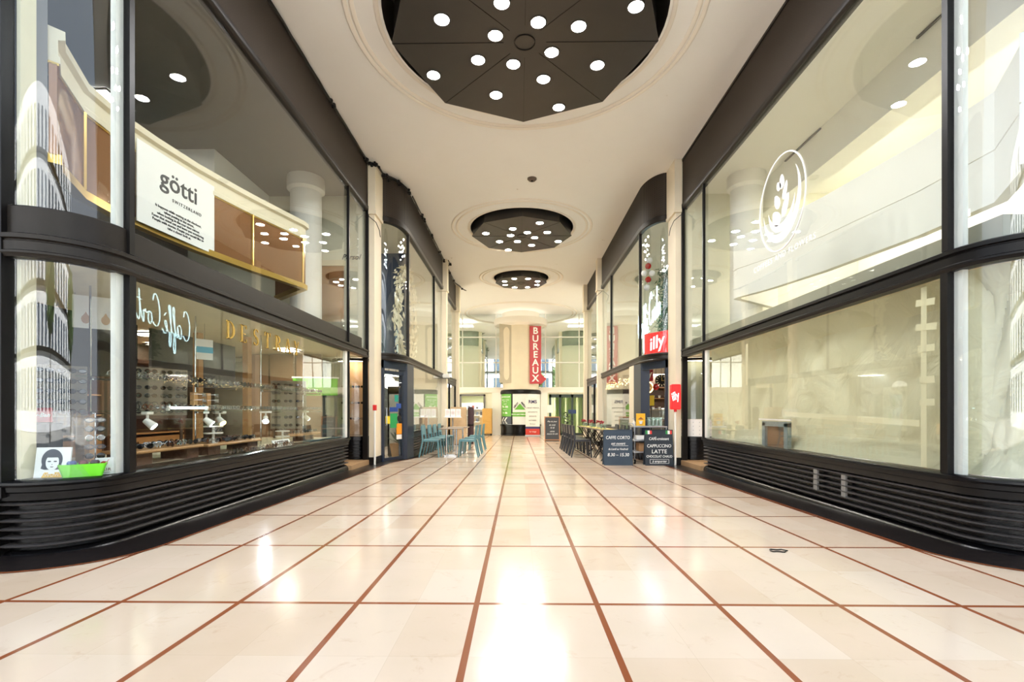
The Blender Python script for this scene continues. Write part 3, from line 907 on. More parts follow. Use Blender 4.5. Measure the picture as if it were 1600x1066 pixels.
def curved_text(name, body, size, m, ang, z, r, parent, **k):
    a = radians(ang)
    rr = (-sin(a), cos(a), 0)
    o = text(name, body, size, m, parent, (0, 0, 0), (1, 0, 0), (0, 0, 1), **k)
    for v in o.data.vertices:          # wrap the flat line of letters round the drum
        aa = a + v.co.x / r
        rad = r - v.co.y
        v.co = (rad * cos(aa), rad * sin(aa), v.co.z + z)
    return o
curved_text('lettering', 'SHOWROOM', .13, WHT, -142, 2.12, 1.110, t)
for z, tx in ((1.96, 'Du lundi au vendredi'), (1.86, 'de 9h - 19h'), (1.74, 'le samedi')):
    curved_text('lettering', tx, .075, WHT, -142, z, 1.110, t)
curved_text('lettering', '9h - 20h', .15, WHT, -142, 1.58, 1.110, t, offset=.004)
curved_text('lettering', 'le dimanche', .075, WHT, -142, 1.42, 1.110, t)
curved_text('lettering', '9 - 18h', .14, WHT, -142, 1.24, 1.110, t, offset=.004)
b = MB()
for k in range(2):          # two white chevrons
    for sgn in (-1, 1):
        for q in range(6):
            u = q / 5
            a = radians(-160 + k * 13 + 11 * u)
        a_, b_ = radians(-159 + k * 13), radians(-150 + k * 13)
        w = radians(6)
        P = lambda a, z: (1.112 * cos(a), 1.112 * sin(a), z)
        b.add([P(a_, .83), P(b_, .83 + sgn * .17), P(b_ + w, .83 + sgn * .17), P(a_ + w, .83)], [(0, 1, 2, 3) if sgn < 0 else (3, 2, 1, 0)])
b.build('arrows', WHT, t)
# green triangle mark with its name
a = radians(-88)
b = MB()
def DP(u, z, r=1.112): return (r * cos(radians(-90) + u / r), r * sin(radians(-90) + u / r), z)
uc = -.05
b.add([DP(uc - .30, 1.42), DP(uc, 1.42), DP(uc + .30, 1.42), DP(uc + .15, 1.59), DP(uc, 1.76), DP(uc - .15, 1.59)], [(0, 1, 4, 5), (1, 2, 3, 4)])
b.build('triangle_mark', GREEN, t, label='green triangle mark')
for sgn, body in ((-1, 'LEROY'), (1, 'MERLIN')):
    ang = radians(49)
    r_ = (cos(ang), 0, -sgn * sin(ang)); u_ = (sgn * sin(ang), 0, cos(ang))
    o = text('lettering', body, .125, DKT, t, (uc + sgn * .215, 0, 1.665), r_, u_, offset=.004)
    for v in o.data.vertices:
        v.co = DP(v.co.x, v.co.z, 1.112 - v.co.y)
b = MB(); n = 10
b.add([DP(uc - .42 + .84 * i / n, z) for i in range(n + 1) for z in (1.05, 1.28)], [(2 * i, 2 * i + 2, 2 * i + 3, 2 * i + 1) for i in range(n)])
b.build('green_strip', GREEN, t)
o = text('lettering', 'WWW.LEROYMERLIN.FR', .085, WHT, t, (uc, 0, 1.165), (1, 0, 0), (0, 0, 1), offset=.003)
for v in o.data.vertices: v.co = DP(v.co.x, v.co.z, 1.115 - v.co.y)
# vertical red sign
RED = mat('sign red', (186, 48, 54), 0.35, var=.04)
t = thing('vertical_sign', 'tall red sign with white vertical letters and an arrow on the pillar', 'sign', (.80, PY - .92, 2.48))
b = MB(); b.rbox((0, 0, 1.58), (.62, .12, 3.14), .015); b.build('board', RED, t)
b = MB(); b.ring_prism([(-.0, 0), (.28, 0), (.0, 0)], 0, 0) if False else None
b = MB()
b.add([(.31, -.05, .0), (.60, -.05, .26), (.31, -.05, .54), (.31, .05, .0), (.60, .05, .26), (.31, .05, .54)], [(0, 1, 2), (5, 4, 3), (0, 3, 4, 1), (1, 4, 5, 2), (2, 5, 3, 0)])
b.build('arrow', RED, t)
for i, ch in enumerate('BUREAUX'):
    text('letter', ch, .50, WHT, t, (0, -.064, 2.88 - i * .432), (1, 0, 0), (0, 0, 1), offset=.012)
# recessed white panel on the left flank of the pillar
t = thing('wall_niche', 'worn panel with a long rounded cream patch on the left flank of the pillar', 'panel', (-.84, PY - .86, 2.55))
b = MB(); b.b2(-.33, .33, -.02, .12, 0, 3.26); b.build('board', mat('grimy stone panel', (188, 178, 156), 0.6, var=.15, scale=4), t)
b = MB()
pl = [(.17 * cos(radians(x)), 2.75 + .3 * sin(radians(x))) for x in range(0, 181, 20)] + [(-.13, 1.7)] + [(.15 * cos(radians(x)) , .45 + .3 * sin(radians(x))) for x in range(180, 361, 20)] + [(.13, 1.7)]
n = len(pl)
b.add([(p[0] + .06, -.035, p[1]) for p in pl] + [(p[0] + .06, -.02, p[1]) for p in pl], [tuple(range(n))[::-1]] + [(i, (i + 1) % n, n + (i + 1) % n, n + i) for i in range(n)])
b.build('patch', M_COLUMN, t)

# end wall
zf = fz(27.2)
b = MB()
b.b2(-6, -3.45, YB, YB + .2, zf, 2.04)                # beside left doorway
b.b2(-2.0, 1.55, YB, YB + .2, zf, 2.04)              # centre
b.b2(4.3, 6, YB, YB + .2, zf, 2.04)
b.b2(-3.45, -2.0, YB, YB + .2, 1.94, 2.04)
b.b2(1.55, 4.3, YB, YB + .2, 1.94, 2.04)
b.build('wall_end', M_WALL, label='pale lower end wall with two doorways', **ST)
b = MB()
b.b2(-6, 6, YB - .14, YB + .3, 2.03, 2.30); b.b2(-6, 6, YB - .18, YB + .3, 2.22, 2.33)
b.build('trim_26', M_CEIL, label='cream ledge between the end doorways and the upper glazing', **ST)
b = MB(); b.b2(-1.62, -1.12, YB - .1, YB, zf + .12, 2.04); b.b2(1.12, 1.5, YB - .1, YB, zf + .12, 2.04); b.b2(-1.62, -1.12, YB - .12, YB, zf - .05, zf + .12); b.b2(1.12, 1.5, YB - .12, YB, zf - .05, zf + .12)
b.build('column', M_WHITE, label='white pilasters beside the pillar', **ST)
b = MB(); b.b2(-6, 6, YB + .1, YB + .11, 2.3, 6.48); b.build(window_name(), M_GLASSB, label='mirroring upper glazing of the end wall', **ST)
b = MB()
for z in (3.74, 5.18): b.b2(-6, 6, YB + .06, YB + .1, z - .03, z + .03)
for x in (-3.3, 3.3, -1.4, 1.4): b.b2(x - .025, x + .025, YB + .06, YB + .1, 2.3, 6.48)
b.build('mullion', M_WHITE, label='thin white bars of the end glazing', **ST)
for s in (-1, 1):      # rotunda face of the third bay, seen mirrored in the end glazing
    p = [(-2.85, 20.9)] + arc(-3.55, 20.95, .7, .7, 0, 80, 8) + [(-5.9, 21.66)]
    p = p[::-1]
    q = [(-x if False else x, y) for x, y in p]
    b = MB(s > 0); b.sweep(q, [(0, 5.49), (0, 6.5), (.08, 6.5), (.08, 5.49)]); b.build('wall_rotunda', M_PERF, auto=35, label='dark curved fascia facing the rotunda on the %s' % NM(s), **ST)
    b = MB(s > 0); b.sweep(q, [(0, 2.3), (0, 2.42), (.06, 2.42), (.06, 2.3)]); b.build('trim_28', M_RAIL, auto=35, label='bronze rail facing the rotunda on the %s' % NM(s), **ST)
# rooms behind the end wall
b = MB()
b.b2(-6, 6, 31.0, 31.1, -.6, 6.48); b.b2(-6, 6, YB + .3, 31, 2.1, 2.28)
b.build('wall_store', mat('pale green wall', (206, 212, 176), 0.6, var=.03), label='pale green rooms beyond the end wall', **ST)
for s in (-1, 1):
    light_panel(s * 2.7, 29.2, 2.09, 1.2, .8, 'ceiling light in the room beyond the %s end doorway' % NM(s))
    light_panel(s * 3.4, 29.4, 6.2, 1.0, .8, 'upper ceiling light beyond the end glazing, %s side' % NM(s))
# ================================================================== EYEWEAR SHOP (left front)
def atX(px, py, X):
    d = (X + .13) * 753 / (px - 810)
    return (X, d, 1.05 + (641 - py) * d / 753)
def atY(px, py, Y):
    return ((px - 810) / 753 * Y - .13, Y, 1.05 + (641 - py) * Y / 753)

# room shell: rear wall, side walls
MB().b2(-6.9, -6.8, 3.76, 10.5, -.1, 2.2).build('wall_shop', mat('dark walnut wall', (64, 50, 38), 0.5, var=.25, scale=3), label='dark walnut rear wall of the eyewear shop', **ST)
b = MB()
for i, x in enumerate((-4.2, -4.75, -5.3)): b.b2(x - .52, x, 9.9, 9.96, .0, 2.2)
b.build('wall_shop', mat('warm wood partition', (132, 102, 70), 0.5, var=.15, scale=6), label='warm wood partition at the deep end of the eyewear shop', **ST)
t = thing('display_deck', 'cream display deck behind the lower left shop window', 'display deck', (-4.3, 6.5, .38))
MB().b2(-.75, .81, -2.7, 2.75, 0, .145).build('deck_top', mat('cream laminate', (214, 204, 176), 0.4), t)
MB().b2(-.75, -.70, -2.7, 2.75, -.50, 0).build('rear_panel', M_DWOOD, t)

# eyeglasses
def eyewear_mesh(kind, folded=False):
    b = MB()
    w, h = ((.024, .019), (.026, .022), (.022, .022), (.027, .017))[kind]
    for sgn in (-1, 1):
        b.tube([(sgn * (.034) + w * cos(2 * pi * i / 10), 0, .030 + h * sin(2 * pi * i / 10)) for i in range(10)], .0044 if kind != 2 else .0026, 4, closed=True)
        if folded:
            b.tube([(sgn * .060, 0, .036), (sgn * .058, .010, .036), (-sgn * .03, .014 + .003 * sgn, .030), (-sgn * .052, .014 + .003 * sgn, .018)], .0022, 4)
        else:
            b.tube([(sgn * .060, 0, .036), (sgn * .064, .02, .036), (sgn * .064, .10, .034), (sgn * .060, .135, .012)], .0022, 4)
    b.tube([(-.011, 0, .034), (0, -.003, .038), (.011, 0, .034)], .0026, 4)
    return b
EYE_M = [mat('black acetate', (22, 20, 20), 0.08, var=.2, spec=.9), mat('tortoise acetate', (96, 58, 34), 0.18, var=.5, scale=60),
         mat('steel wire', (200, 200, 198), 0.15, metal=1.0), mat('smoke acetate', (110, 104, 104), 0.15, var=.2)]
EYE = {}
SMOKE = glass('smoked lens', (.22, .2, .2), .10, 0)
CLEAR = glass('clear lens', (.9, .92, .92), .08, 0)
def eyewear(loc, rz, kind, label, group, folded=False):
    key = (kind, folded)
    if key not in EYE:
        b = eyewear_mesh(kind, folded)
        b.cur = 1
        w, h = ((.024, .019), (.026, .022), (.022, .022), (.027, .017))[kind]
        for sgn in (-1, 1):
            ring_ = [(sgn * .034 + w * .97 * cos(2 * pi * i / 10), .001, .030 + h * .97 * sin(2 * pi * i / 10)) for i in range(10)]
            back_ = [(p[0], .003, p[2]) for p in ring_]
            b.add(ring_ + back_, [tuple(range(10)), tuple(range(19, 9, -1))] + [(i, 10 + i, 10 + (i + 1) % 10, (i + 1) % 10) for i in range(10)])
        EYE[key] = b.build('eyeglasses', [EYE_M[kind], (SMOKE, SMOKE, CLEAR, CLEAR)[kind]])
        o = EYE[key]
    else:
        o = EYE[key].copy(); COL.objects.link(o)
    k = 1.2 if folded else 1.08
    o.scale = (k, k, k)
    o.location = loc; o.rotation_euler = (0, 0, rz)
    tag(o, label, 'eyeglasses', group)
    return o
rnd = random.Random(11)
def row(y0, y1, n, xs, z, label, group, rz=pi / 2, jit=.10):
    for i in range(n):
        y = y0 + (y1 - y0) * (i + .5) / n
        eyewear((xs[i % len(xs)] + rnd.uniform(-.004, .004), y + rnd.uniform(-.006, .006), z), rz + rnd.uniform(-jit, jit), rnd.choice((0, 0, 1, 2, 2, 3)), label, group, True)

# glass shelves hung behind the window
for z, nm in ((1.36, 'upper'), (1.045, 'lower')):
    t = thing('glass_shelf', '%s long glass shelf of eyewear behind the lower left window' % nm, 'glass shelf', (-3.92, 6.6, z))
    b = MB(); b.b2(-.17, .17, -2.35, 2.35, -.010, 0); b.build('glass_plate', glass('green glass plate ' + nm, (.82, .92, .87), .08, 0), t)
    for k, y in enumerate((-2.2, -.75, .75, 2.2)):
        b = MB(); b.box((-.15, y, -.02), (.03, .03, .02)); b.box((.15, y, -.02), (.02, .03, .02)); b.box((0, y, -.026), (.32, .012, .008)); b.build('bracket', EYE_M[2], t)
for y in (4.4, 5.85, 7.35, 8.8):
    t = MB(); t.cyl((-4.085, y, .525), (-4.085, y, 2.2), .009, n=8)
    tag(t.build('shelf_rod', EYE_M[2]), 'thin steel rod holding the glass shelves, %s' % {4.4: 'first from the corner mullion', 5.85: 'second from the corner mullion', 7.35: 'third from the corner mullion', 8.8: 'last before the deep jamb'}[y], 'shelf rod')
for xx in (-3.78, -3.88, -3.98): row(4.45, 8.9, 27, (xx,), 1.361, 'eyeglasses lined up on the upper glass shelf behind the lower left window', 'eyeglasses on the upper glass shelf')
for xx in (-3.78, -3.90): row(4.45, 8.9, 27, (xx,), 1.046, 'eyeglasses lined up on the lower glass shelf behind the lower left window', 'eyeglasses on the lower glass shelf')

# wooden platforms on the deck
def platform(label, x, y, sx, sy, z, m=M_WOOD):
    t = thing('display_platform', label, 'platform', (x, y, .525))
    MB().rbox((0, 0, z - .525 - .015), (sx, sy, .03), .008).build('top', m, t)
    for yy in (-.36, .36):
        MB().box((0, sy * yy, (z - .555) / 2), (sx * .8, sy * .2, z - .555)).build('support', M_DWOOD, t)
    return t
platform('low wooden display platform nearest the corner mullion', -3.86, 4.92, .36, .95, .665)
platform('low wooden display platform in the middle of the left window', -3.86, 6.05, .36, 1.15, .655)
for n, (ya, yb, z, nm) in enumerate(((4.5, 5.36, .665, 'nearest the corner mullion'), (5.55, 6.6, .655, 'in the middle of the window'))):
    for x in (-3.72, -3.79, -3.86, -3.93):
        row(ya, yb, 5 + n, (x,), z + .001, 'eyeglasses crowded on the wooden platform %s' % nm, 'eyeglasses on the platform %s' % nm, jit=1.2)
row(5.55, 7.2, 10, (-3.505,), .527, 'eyeglasses lying along the sill in front of the wooden platform', 'eyeglasses along the sill')
# boat shaped tray
t = thing('display_tray', 'long boat shaped wooden tray at the deep end of the left window', 'tray', (-3.85, 8.3, .525))
b = MB(); pl = [(.15 * cos(2 * pi * i / 20), .62 * sin(2 * pi * i / 20)) for i in range(20)]
b.ring_prism(pl, .10, .125); b.build('tray_top', M_WOOD, t)
b = MB(); b.ring_prism([(p[0] * .5, p[1] * .6) for p in pl], 0, .10); b.build('foot', M_DWOOD, t)
for xx in (-3.80, -3.88): row(7.85, 8.75, 5, (xx,), .651, 'eyeglasses set out on the boat shaped wooden tray', 'eyeglasses on the boat tray')
# tiered round stands
WPL = mat('white plastic', (232, 230, 222), 0.3, var=.02)
for px, Y, lab in ((320, 5.75, 'white two tier round stand on the middle platform'), (436, 7.45, 'white two tier round stand near the boat shaped tray')):
    z0 = .655 if Y < 6.6 else .525
    t = thing('tier_stand', lab, 'display stand', (-3.80, Y, z0))
    b = MB(); b.cyl((0, 0, 0), (0, 0, .20), .016); b.lathe((0, 0, 0), [(.0, 0), (.05, 0), (.05, .008), (.016, .012)], 16); b.build('pole', WPL, t, auto=40)
    for z in (.11, .19):
        b = MB(); b.lathe((0, 0, z), [(.001, 0), (.10, 0), (.105, .012), (.10, .016), (.001, .010)], 20); b.build('tray', WPL, t, auto=40)
    eyewear((-3.80, Y, z0 + .205), 1.3, 2, 'wire eyeglasses atop the %s' % lab.replace('white ', '').replace('two tier ', ''), None)
    eyewear((-3.74, Y, z0 + .123), 1.6, 3, 'smoke eyeglasses on the lower tier of the %s' % lab.replace('white ', '').replace('two tier ', ''), None)
# wooden blocks standing on the lower shelf
for k, y in enumerate((5.52, 5.76)):
    o = MB().rbox((-3.88, y, 1.045 + .105), (.05, .07, .21), .004).build('display_block', M_WOOD, label='upright honey wood block on the lower shelf, %s' % ('nearer the street' if k == 0 else 'farther from the street'), cat='display block')
    for j in range(3):
        eyewear((-3.80, y + .06, 1.045 + .02 + j * .065), pi / 2 + .3, 2, 'wire eyeglasses hung on the %s wood block, %s' % (('nearer', 'farther')[k], ('lowest', 'middle', 'topmost')[j]), None)
# boards filled with eyewear
def eye_board(label, x, y, w, h, z, cols, rows_, rz, grp):
    t = thing('eyewear_board', label, 'display board', (x, y, z), rz)
    for u in (-w * .4, w * .4): MB().b2(u - .015, u + .015, .0, .03, .527 - z, -.04).build('leg', M_DWOOD, t)
    b = MB(); b.b2(-w / 2, w / 2, 0, .03, 0, h); b.build('panel', mat('pale display board', (150, 142, 124), 0.5), t)
    MB().b2(-w / 2, w / 2, .0, .06, -.04, 0).build('base', M_DWOOD, t)
    for i in range(cols):
        for j in range(rows_):
            u = -w / 2 + w * (i + .5) / cols; v = h * (j + .35) / rows_
            p = (x + u * cos(rz) + .022 * sin(rz), y + u * sin(rz) - .022 * cos(rz), z + v - .02)
            o = eyewear(p, rz + rnd.uniform(-.08, .08), rnd.choice((0, 0, 1, 3)), 'eyeglasses in the rows of the %s' % label, grp, True)
            o.rotation_euler = (0, 0, rz)
eye_board('display board of dark frames behind the corner mullion', -4.85, 6.25, .72, .62, .98, 4, 6, radians(62), 'eyeglasses on the board behind the mullion')
eye_board('display board of frames seen through the curved corner pane', -4.75, 4.75, .48, .52, .98, 3, 5, radians(50), 'eyeglasses on the corner pane board')
eye_board('tall display board of frames at the cream corner jamb', -4.55, 4.05, .34, .80, .62, 2, 7, radians(35), 'eyeglasses on the tall corner board')
eye_board('display board of frames at the wood partition', -4.45, 9.0, .62, .90, .70, 3, 6, radians(15), 'eyeglasses on the partition board')
# cabinets in the depth of the shop
for k, y in enumerate((4.6, 6.4, 8.2)):
    t = thing('wall_cabinet', 'dark wooden wall cabinet with shelves at the back of the eyewear shop, %s' % ('nearest the street', 'middle one', 'deepest one')[k], 'cabinet', (-6.62, y, fz(y)))
    b = MB(); b.b2(-.17, -.15, -.85, .85, 0, 1.95); b.b2(-.17, .17, -.87, -.83, 0, 1.95); b.b2(-.17, .17, .83, .87, 0, 1.95); b.b2(-.17, .19, -.88, .88, 1.95, 2.0); b.build('body', M_DWOOD, t)
    for z in (.75, 1.05, 1.35, 1.65):
        MB().b2(-.15, .16, -.83, .83, z, z + .02).build('shelf', M_WOOD, t)
    MB().b2(-.15, .17, -.83, .83, .02, .7).build('door', M_WOOD, t)
    for z in (1.07, 1.37, 1.67):
        for i in range(2):
            yy = y - .45 + i * .8
            eyewear((-6.52, yy, fz(y) + z + .002), pi / 2, (i + k) % 4, 'eyeglasses on the shelves of the dark wall cabinet, %s' % ('nearest the street', 'middle one', 'deepest one')[k], 'eyeglasses in the wall cabinet ' + ('nearest the street', 'in the middle', 'deepest')[k])
# wood posts inside the shop
for px, X, lab in ((305, -4.9, 'pale wood post behind the blue and white sign'), (383, -4.4, 'pale wood post behind the gold window letters'), (125, -4.05, 'pale wood post behind the green box')):
    d = (X + .13) * 753 / (px - 810)
    z1 = 2.2 if px > 200 else 1.0
    MB().rbox((X, d, (.527 + z1) / 2), (.09, .11, z1 - .527), .005).build('wood_post', M_WOOD, label=lab, cat='post')
# dark banner panels hung in the shop
MB().b2(-5.32, -5.28, 4.9, 6.45, 1.42, 2.2).build('slatted_screen', mat('charcoal slats', (44, 42, 42), 0.5, var=.3, scale=14), label='charcoal screen hanging behind the upper glass shelf by the blue and white sign', cat='screen')
MB().b2(-5.32, -5.28, 6.7, 8.7, 1.42, 2.2).build('slatted_screen', MATS['charcoal slats'], label='charcoal screen hanging behind the gold window letters', cat='screen')
# spot lamps
def track_spot(label, loc, rz, m=WPL, lit=None, stand=None):
    t = thing('spot_lamp', label, 'spot lamp', loc, rz)
    MB().rbox((0, 0, .10), (.05, .16, .028), .005).build('base', m, t)
    b = MB(); b.cyl((0, 0, .09), (0, 0, .03), .012); b.build('stem', m, t)
    b = MB(); b.cyl((-.02, 0, .03), (.055, 0, -.035), .030, .042, 14); b.build('head', m, t, auto=40)
    b = MB(); b.cyl((.053, 0, -.033), (.060, 0, -.039), .036, n=14); b.build('lens', lit or emit('cool spot lens', (240, 250, 255), 6.0), t)
    if stand:
        b = MB(); b.cyl((0, 0, .1), (0, 0, stand), .006); b.build('rod', m, t)
    return t
track_spot('white spot lamp under the lower shelf beside the corner mullion', (-3.80, 4.72, .921), .3)
track_spot('white spot lamp on a thin rod in the middle of the window', (-3.80, 5.62, .921), .5)
track_spot('white spot lamp with a warm lens farther along the window', (-3.85, 5.95, .921), -.3, lit=emit('warm spot lens', (255, 220, 130), 6.0))
track_spot('glaring spot lamp shining out of the left window', (-3.80, 6.95, .921), -1.08, lit=emit('glaring lens', (235, 246, 255), 160.0))
track_spot('small white spot lamp near the deep end of the window', (-3.95, 8.6, .921), .9)
# fluorescent tube on the lower shelf
t = thing('tube_lamp', 'glowing white tube lamp lying on the lower glass shelf', 'tube lamp', (-3.78, 5.28, 1.075))
b = MB(); b.cyl((0, -.30, 0), (0, .30, 0), .012, n=10); b.build('tube', emit('cold tube', (214, 244, 250), 4.0), t)
for y in (-.31, .31):
    b = MB(); b.cyl((0, y - .012, 0), (0, y + .012, 0), .022, n=12); b.box((0, y, -.018), (.03, .02, .024)); b.build('end_cap', WPL, t)
# ---- sign and cards in the window
GOLDL = mat('gold leaf letters', (206, 168, 84), 0.25, metal=0.6, var=.1)
def serif(ch, b, ox, H):          # flat serif capital drawn as quads on (y along, z up); thick and thin strokes
    T, th, sf = .26 * H, .07 * H, .20 * H
    def q(pts):
        n = len(pts)
        b.add([(0, ox + p[0] * H, p[1] * H) for p in pts] + [(.012, ox + p[0] * H, p[1] * H) for p in pts], [tuple(range(n)), tuple(range(2 * n - 1, n - 1, -1))] + [(i, n + i, n + (i + 1) % n, (i + 1) % n) for i in range(n)])
    def stem(x, w=.16, z0=0, z1=1, serifs=True):
        q([(x, z0), (x + w, z0), (x + w, z1), (x, z1)])
        if serifs:
            for z in (z0, z1 - .045): q([(x - .08, z), (x + w + .08, z), (x + w + .08, z + .045), (x - .08, z + .045)])
    def curve(cx, cy, rx, ry, a0, a1, w0, w1, n=10):
        for i in range(n):
            u0, u1 = i / n, (i + 1) / n
            pts = []
            for u in (u0, u1):
                a = radians(a0 + (a1 - a0) * u); w = w0 + (w1 - w0) * sin(pi * u)
                pts.append(((cx + rx * cos(a), cy + ry * sin(a)), (cx + (rx - w) * cos(a), cy + (ry - .05 - (w - w0) * .1) * sin(a))))
            q([pts[0][0], pts[1][0], pts[1][1], pts[0][1]])
    if ch == 'D': stem(.08); curve(.2, .5, .58, .5, -90, 90, .06, .20); return .88
    if ch == 'E':
        stem(.08)
        for z in (0, .477, .955): q([(.2, z), (.62 if z != .477 else .52, z), (.62 if z != .477 else .52, z + .045), (.2, z + .045)])
        for z in (0, .8): q([(.57, z), (.62, z), (.62, z + .2), (.57, z + .2)])
        return .74
    if ch == 'S':
        curve(.32, .74, .26, .26, 20, 250, .07, .12); curve(.32, .27, .28, .28, -160, 80, .07, .13); q([(.16, .62), (.24, .66), (.48, .42), (.40, .36)]); return .70
    if ch == 'T':
        stem(.27); q([(0, .955), (.70, .955), (.70, 1), (0, 1)])
        for x in (0, .65): q([(x, .75), (x + .05, .75), (x + .05, 1), (x, 1)])
        return .78
    if ch == 'R':
        stem(.08); curve(.22, .73, .42, .27, -90, 90, .05, .16); q([(.30, .46), (.46, .46), (.78, 0), (.60, 0)]); return .82
    if ch == 'A':
        q([(.34, 1), (.46, 1), (.80, 0), (.62, 0)]); q([(.34, 1), (.38, .95), (.10, 0), (.04, 0)]); q([(.18, .33), (.58, .33), (.58, .38), (.18, .38)])
        for x in (-.05, .54): q([(x, 0), (x + .24 + (.1 if x > 0 else 0), 0), (x + .24 + (.1 if x > 0 else 0), .045), (x, .045)])
        return .86
    if ch == 'Y':
        stem(.30, .15, 0, .5, False); q([(.22, 0), (.53, 0), (.53, .045), (.22, .045)]); q([(0, 1), (.18, 1), (.45, .45), (.30, .45)]); q([(.66, 1), (.71, 1), (.45, .45), (.38, .5)])
        return .78
    return .6
t = thing('window_lettering', 'gold serif letters across the lower left shop window', 'lettering', (-3.448, 5.42, 1.865))
y = 0
for ch in 'DESTRAY':
    b = MB(); w = serif(ch, b, 0, .21)
    b.build('letter', GOLDL, t, loc=(0, y, 0))
    y += .275
# white/dark sign on the sill
def card(name, label, cat, loc, rz, w, h, m, tilt=0.15, th=.012):
    t = thing(name, label, cat, loc, rz)
    R_ = Matrix.Rotation(-tilt, 3, 'X')
    b = MB(); b.box(tuple(R_ @ Vector((0, 0, h / 2))), (w, th, h), M=R_); b.build('sheet', m, t)
    b = MB(); b.box((0, .05 + tilt * .05, h * .32), (w * .3, .006, h * .66), M=Matrix.Rotation(.15, 3, 'X')); b.build('strut', m, t)
    def P(u, v, o=.0):      # point on the front of the card, u,v in -.5...5, 0..1
        return R_ @ Vector((u * w, -th / 2 - .0015 - o, v * h))
    return t, P, R_
def flat(b, P, pts, o=0.0):
    n = len(pts)
    b.add([tuple(P(u, v, o)) for u, v in pts] + [tuple(P(u, v, o + .0012)) for u, v in pts], [tuple(range(n, 2 * n))] + [(i, (i + 1) % n, n + (i + 1) % n, n + i) for i in range(n)])
def circ(cx, cy, rx, ry, a0=0, a1=360, n=24):
    return [(cx + rx * cos(radians(a0 + (a1 - a0) * i / n)), cy + ry * sin(radians(a0 + (a1 - a0) * i / n))) for i in range(n + (0 if a1 - a0 == 360 else 1))]
def ctext(t, P, R_, body, size, m, u, v, **k):
    return text('lettering', body, size, m, t, P(u, v, .001), (1, 0, 0), tuple(R_ @ Vector((0, 0, 1))), extrude=.001, **k)
PAPER = mat('white card', (240, 240, 236), 0.5, var=.02)
INK = mat('dark blue ink', (36, 42, 58), 0.5, var=.1)
t, P, R_ = card('portrait_poster', 'small white poster of a drawn woman with dark bobbed hair in the curved corner pane', 'poster', (-3.76, 3.70, .525), radians(12), .235, .235, PAPER)
b = MB(); flat(b, P, circ(-.02, .58, .30, .36, -25, 205)+[(-.32, .30), (-.22, .26), (.20, .26), (.28, .30)], 0); b.build('hair', INK, t)
b = MB(); flat(b, P, circ(.0, .50, .19, .26), .0014); flat(b, P, [(-.06, .28), (.07, .28), (.10, .12), (-.09, .12)], .0014); b.build('face', PAPER, t)
b = MB(); flat(b, P, circ(.0, .66, .20, .12, 0, 180, 10), .0028); b.build('fringe', INK, t)
b = MB()
for u in (-.085, .085): flat(b, P, circ(u, .53, .05, .022), .003)
flat(b, P, [(-.05, .36), (.05, .36), (.03, .335), (-.03, .335)], .003); flat(b, P, [(-.02, .42), (.02, .42), (.0, .44)], .003)
b.build('features', INK, t)
b = MB(); flat(b, P, [(-.28, .0), (.32, .0), (.22, .17), (-.20, .17)], .0008); b.build('yellow_top', mat('mustard print', (222, 172, 48), 0.5), t)
ctext(t, P, R_, 'WOW', .035, PAPER, .02, .08)
t, P, R_ = card('brand_card', 'small white card with a red bird beside the corner mullion', 'card', (-3.52, 3.905, .525), radians(48), .115, .135, PAPER, .05)
b = MB(); flat(b, P, circ(-.05, .66, .2, .14, 150, 360, 12) + [(.18, .86), (.26, .88), (.12, .76), (-.1, .8)]); flat(b, P, [(-.02, .54), (.02, .54), (.0, .44)]); b.build('bird', mat('bird red', (206, 44, 40), .5), t)
ctext(t, P, R_, 'FAIR', .036, mat('maroon ink', (120, 44, 40), .5), 0, .28, space=1.15)
ctext(t, P, R_, 'EYEWEAR', .012, DKT, 0.05, .10)
t, P, R_ = card('name_card', 'white card with dark capitals lying tilted on the deep sill', 'card', (-3.52, 6.92, .525), radians(90), .50, .11, PAPER, .5)
ctext(t, P, R_, 'GOTTI WL', .075, mat('brown ink', (72, 52, 42), .5), 0, .52, offset=.003, space=1.2)
t, P, R_ = card('name_card', 'red card with white script in the curved corner pane', 'card', (-4.02, 3.86, .95), radians(20), .17, .12, mat('crimson card', (176, 36, 44), .4), .0)
ctext(t, P, R_, 'Ray-Ban', .045, WHT, 0, .5, shear=.3, offset=.001)
t = thing('card_pedestal', 'dark pedestal under the red card', 'pedestal', (-4.02, 3.90, .525)); MB().rbox((0, 0, .21), (.2, .14, .42), .01).build('block', M_BLACK, t)
# green box
t = thing('gift_box', 'bright lime green open box on the sill of the curved corner pane', 'box', (-3.60, 3.80, .525), radians(38))
b = MB()
x0, y0 = .13, .075
for (a_, c_) in (((-x0, -y0), (x0, -y0)), ((x0, -y0), (x0, y0)), ((x0, y0), (-x0, y0)), ((-x0, y0), (-x0, -y0))):
    n_ = Vector((c_[1] - a_[1], -(c_[0] - a_[0]))).normalized() * .01
    k = 1.12
    b.add([(a_[0] * .9, a_[1] * .9, 0), (c_[0] * .9, c_[1] * .9, 0), (c_[0] * k, c_[1] * k, .10), (a_[0] * k, a_[1] * k, .10),
           (a_[0] * .9 - n_.x, a_[1] * .9 - n_.y, 0), (c_[0] * .9 - n_.x, c_[1] * .9 - n_.y, 0), (c_[0] * k - n_.x, c_[1] * k - n_.y, .10), (a_[0] * k - n_.x, a_[1] * k - n_.y, .10)],
          [(0, 1, 2, 3), (7, 6, 5, 4), (3, 2, 6, 7), (0, 4, 5, 1), (1, 5, 6, 2), (0, 3, 7, 4)])
b.ring_prism([(-x0 * .9, -y0 * .9), (x0 * .9, -y0 * .9), (x0 * .9, y0 * .9), (-x0 * .9, y0 * .9)], 0, .008)
b.build('box_body', mat('lime green card', (112, 222, 40), 0.4, var=.04), t)
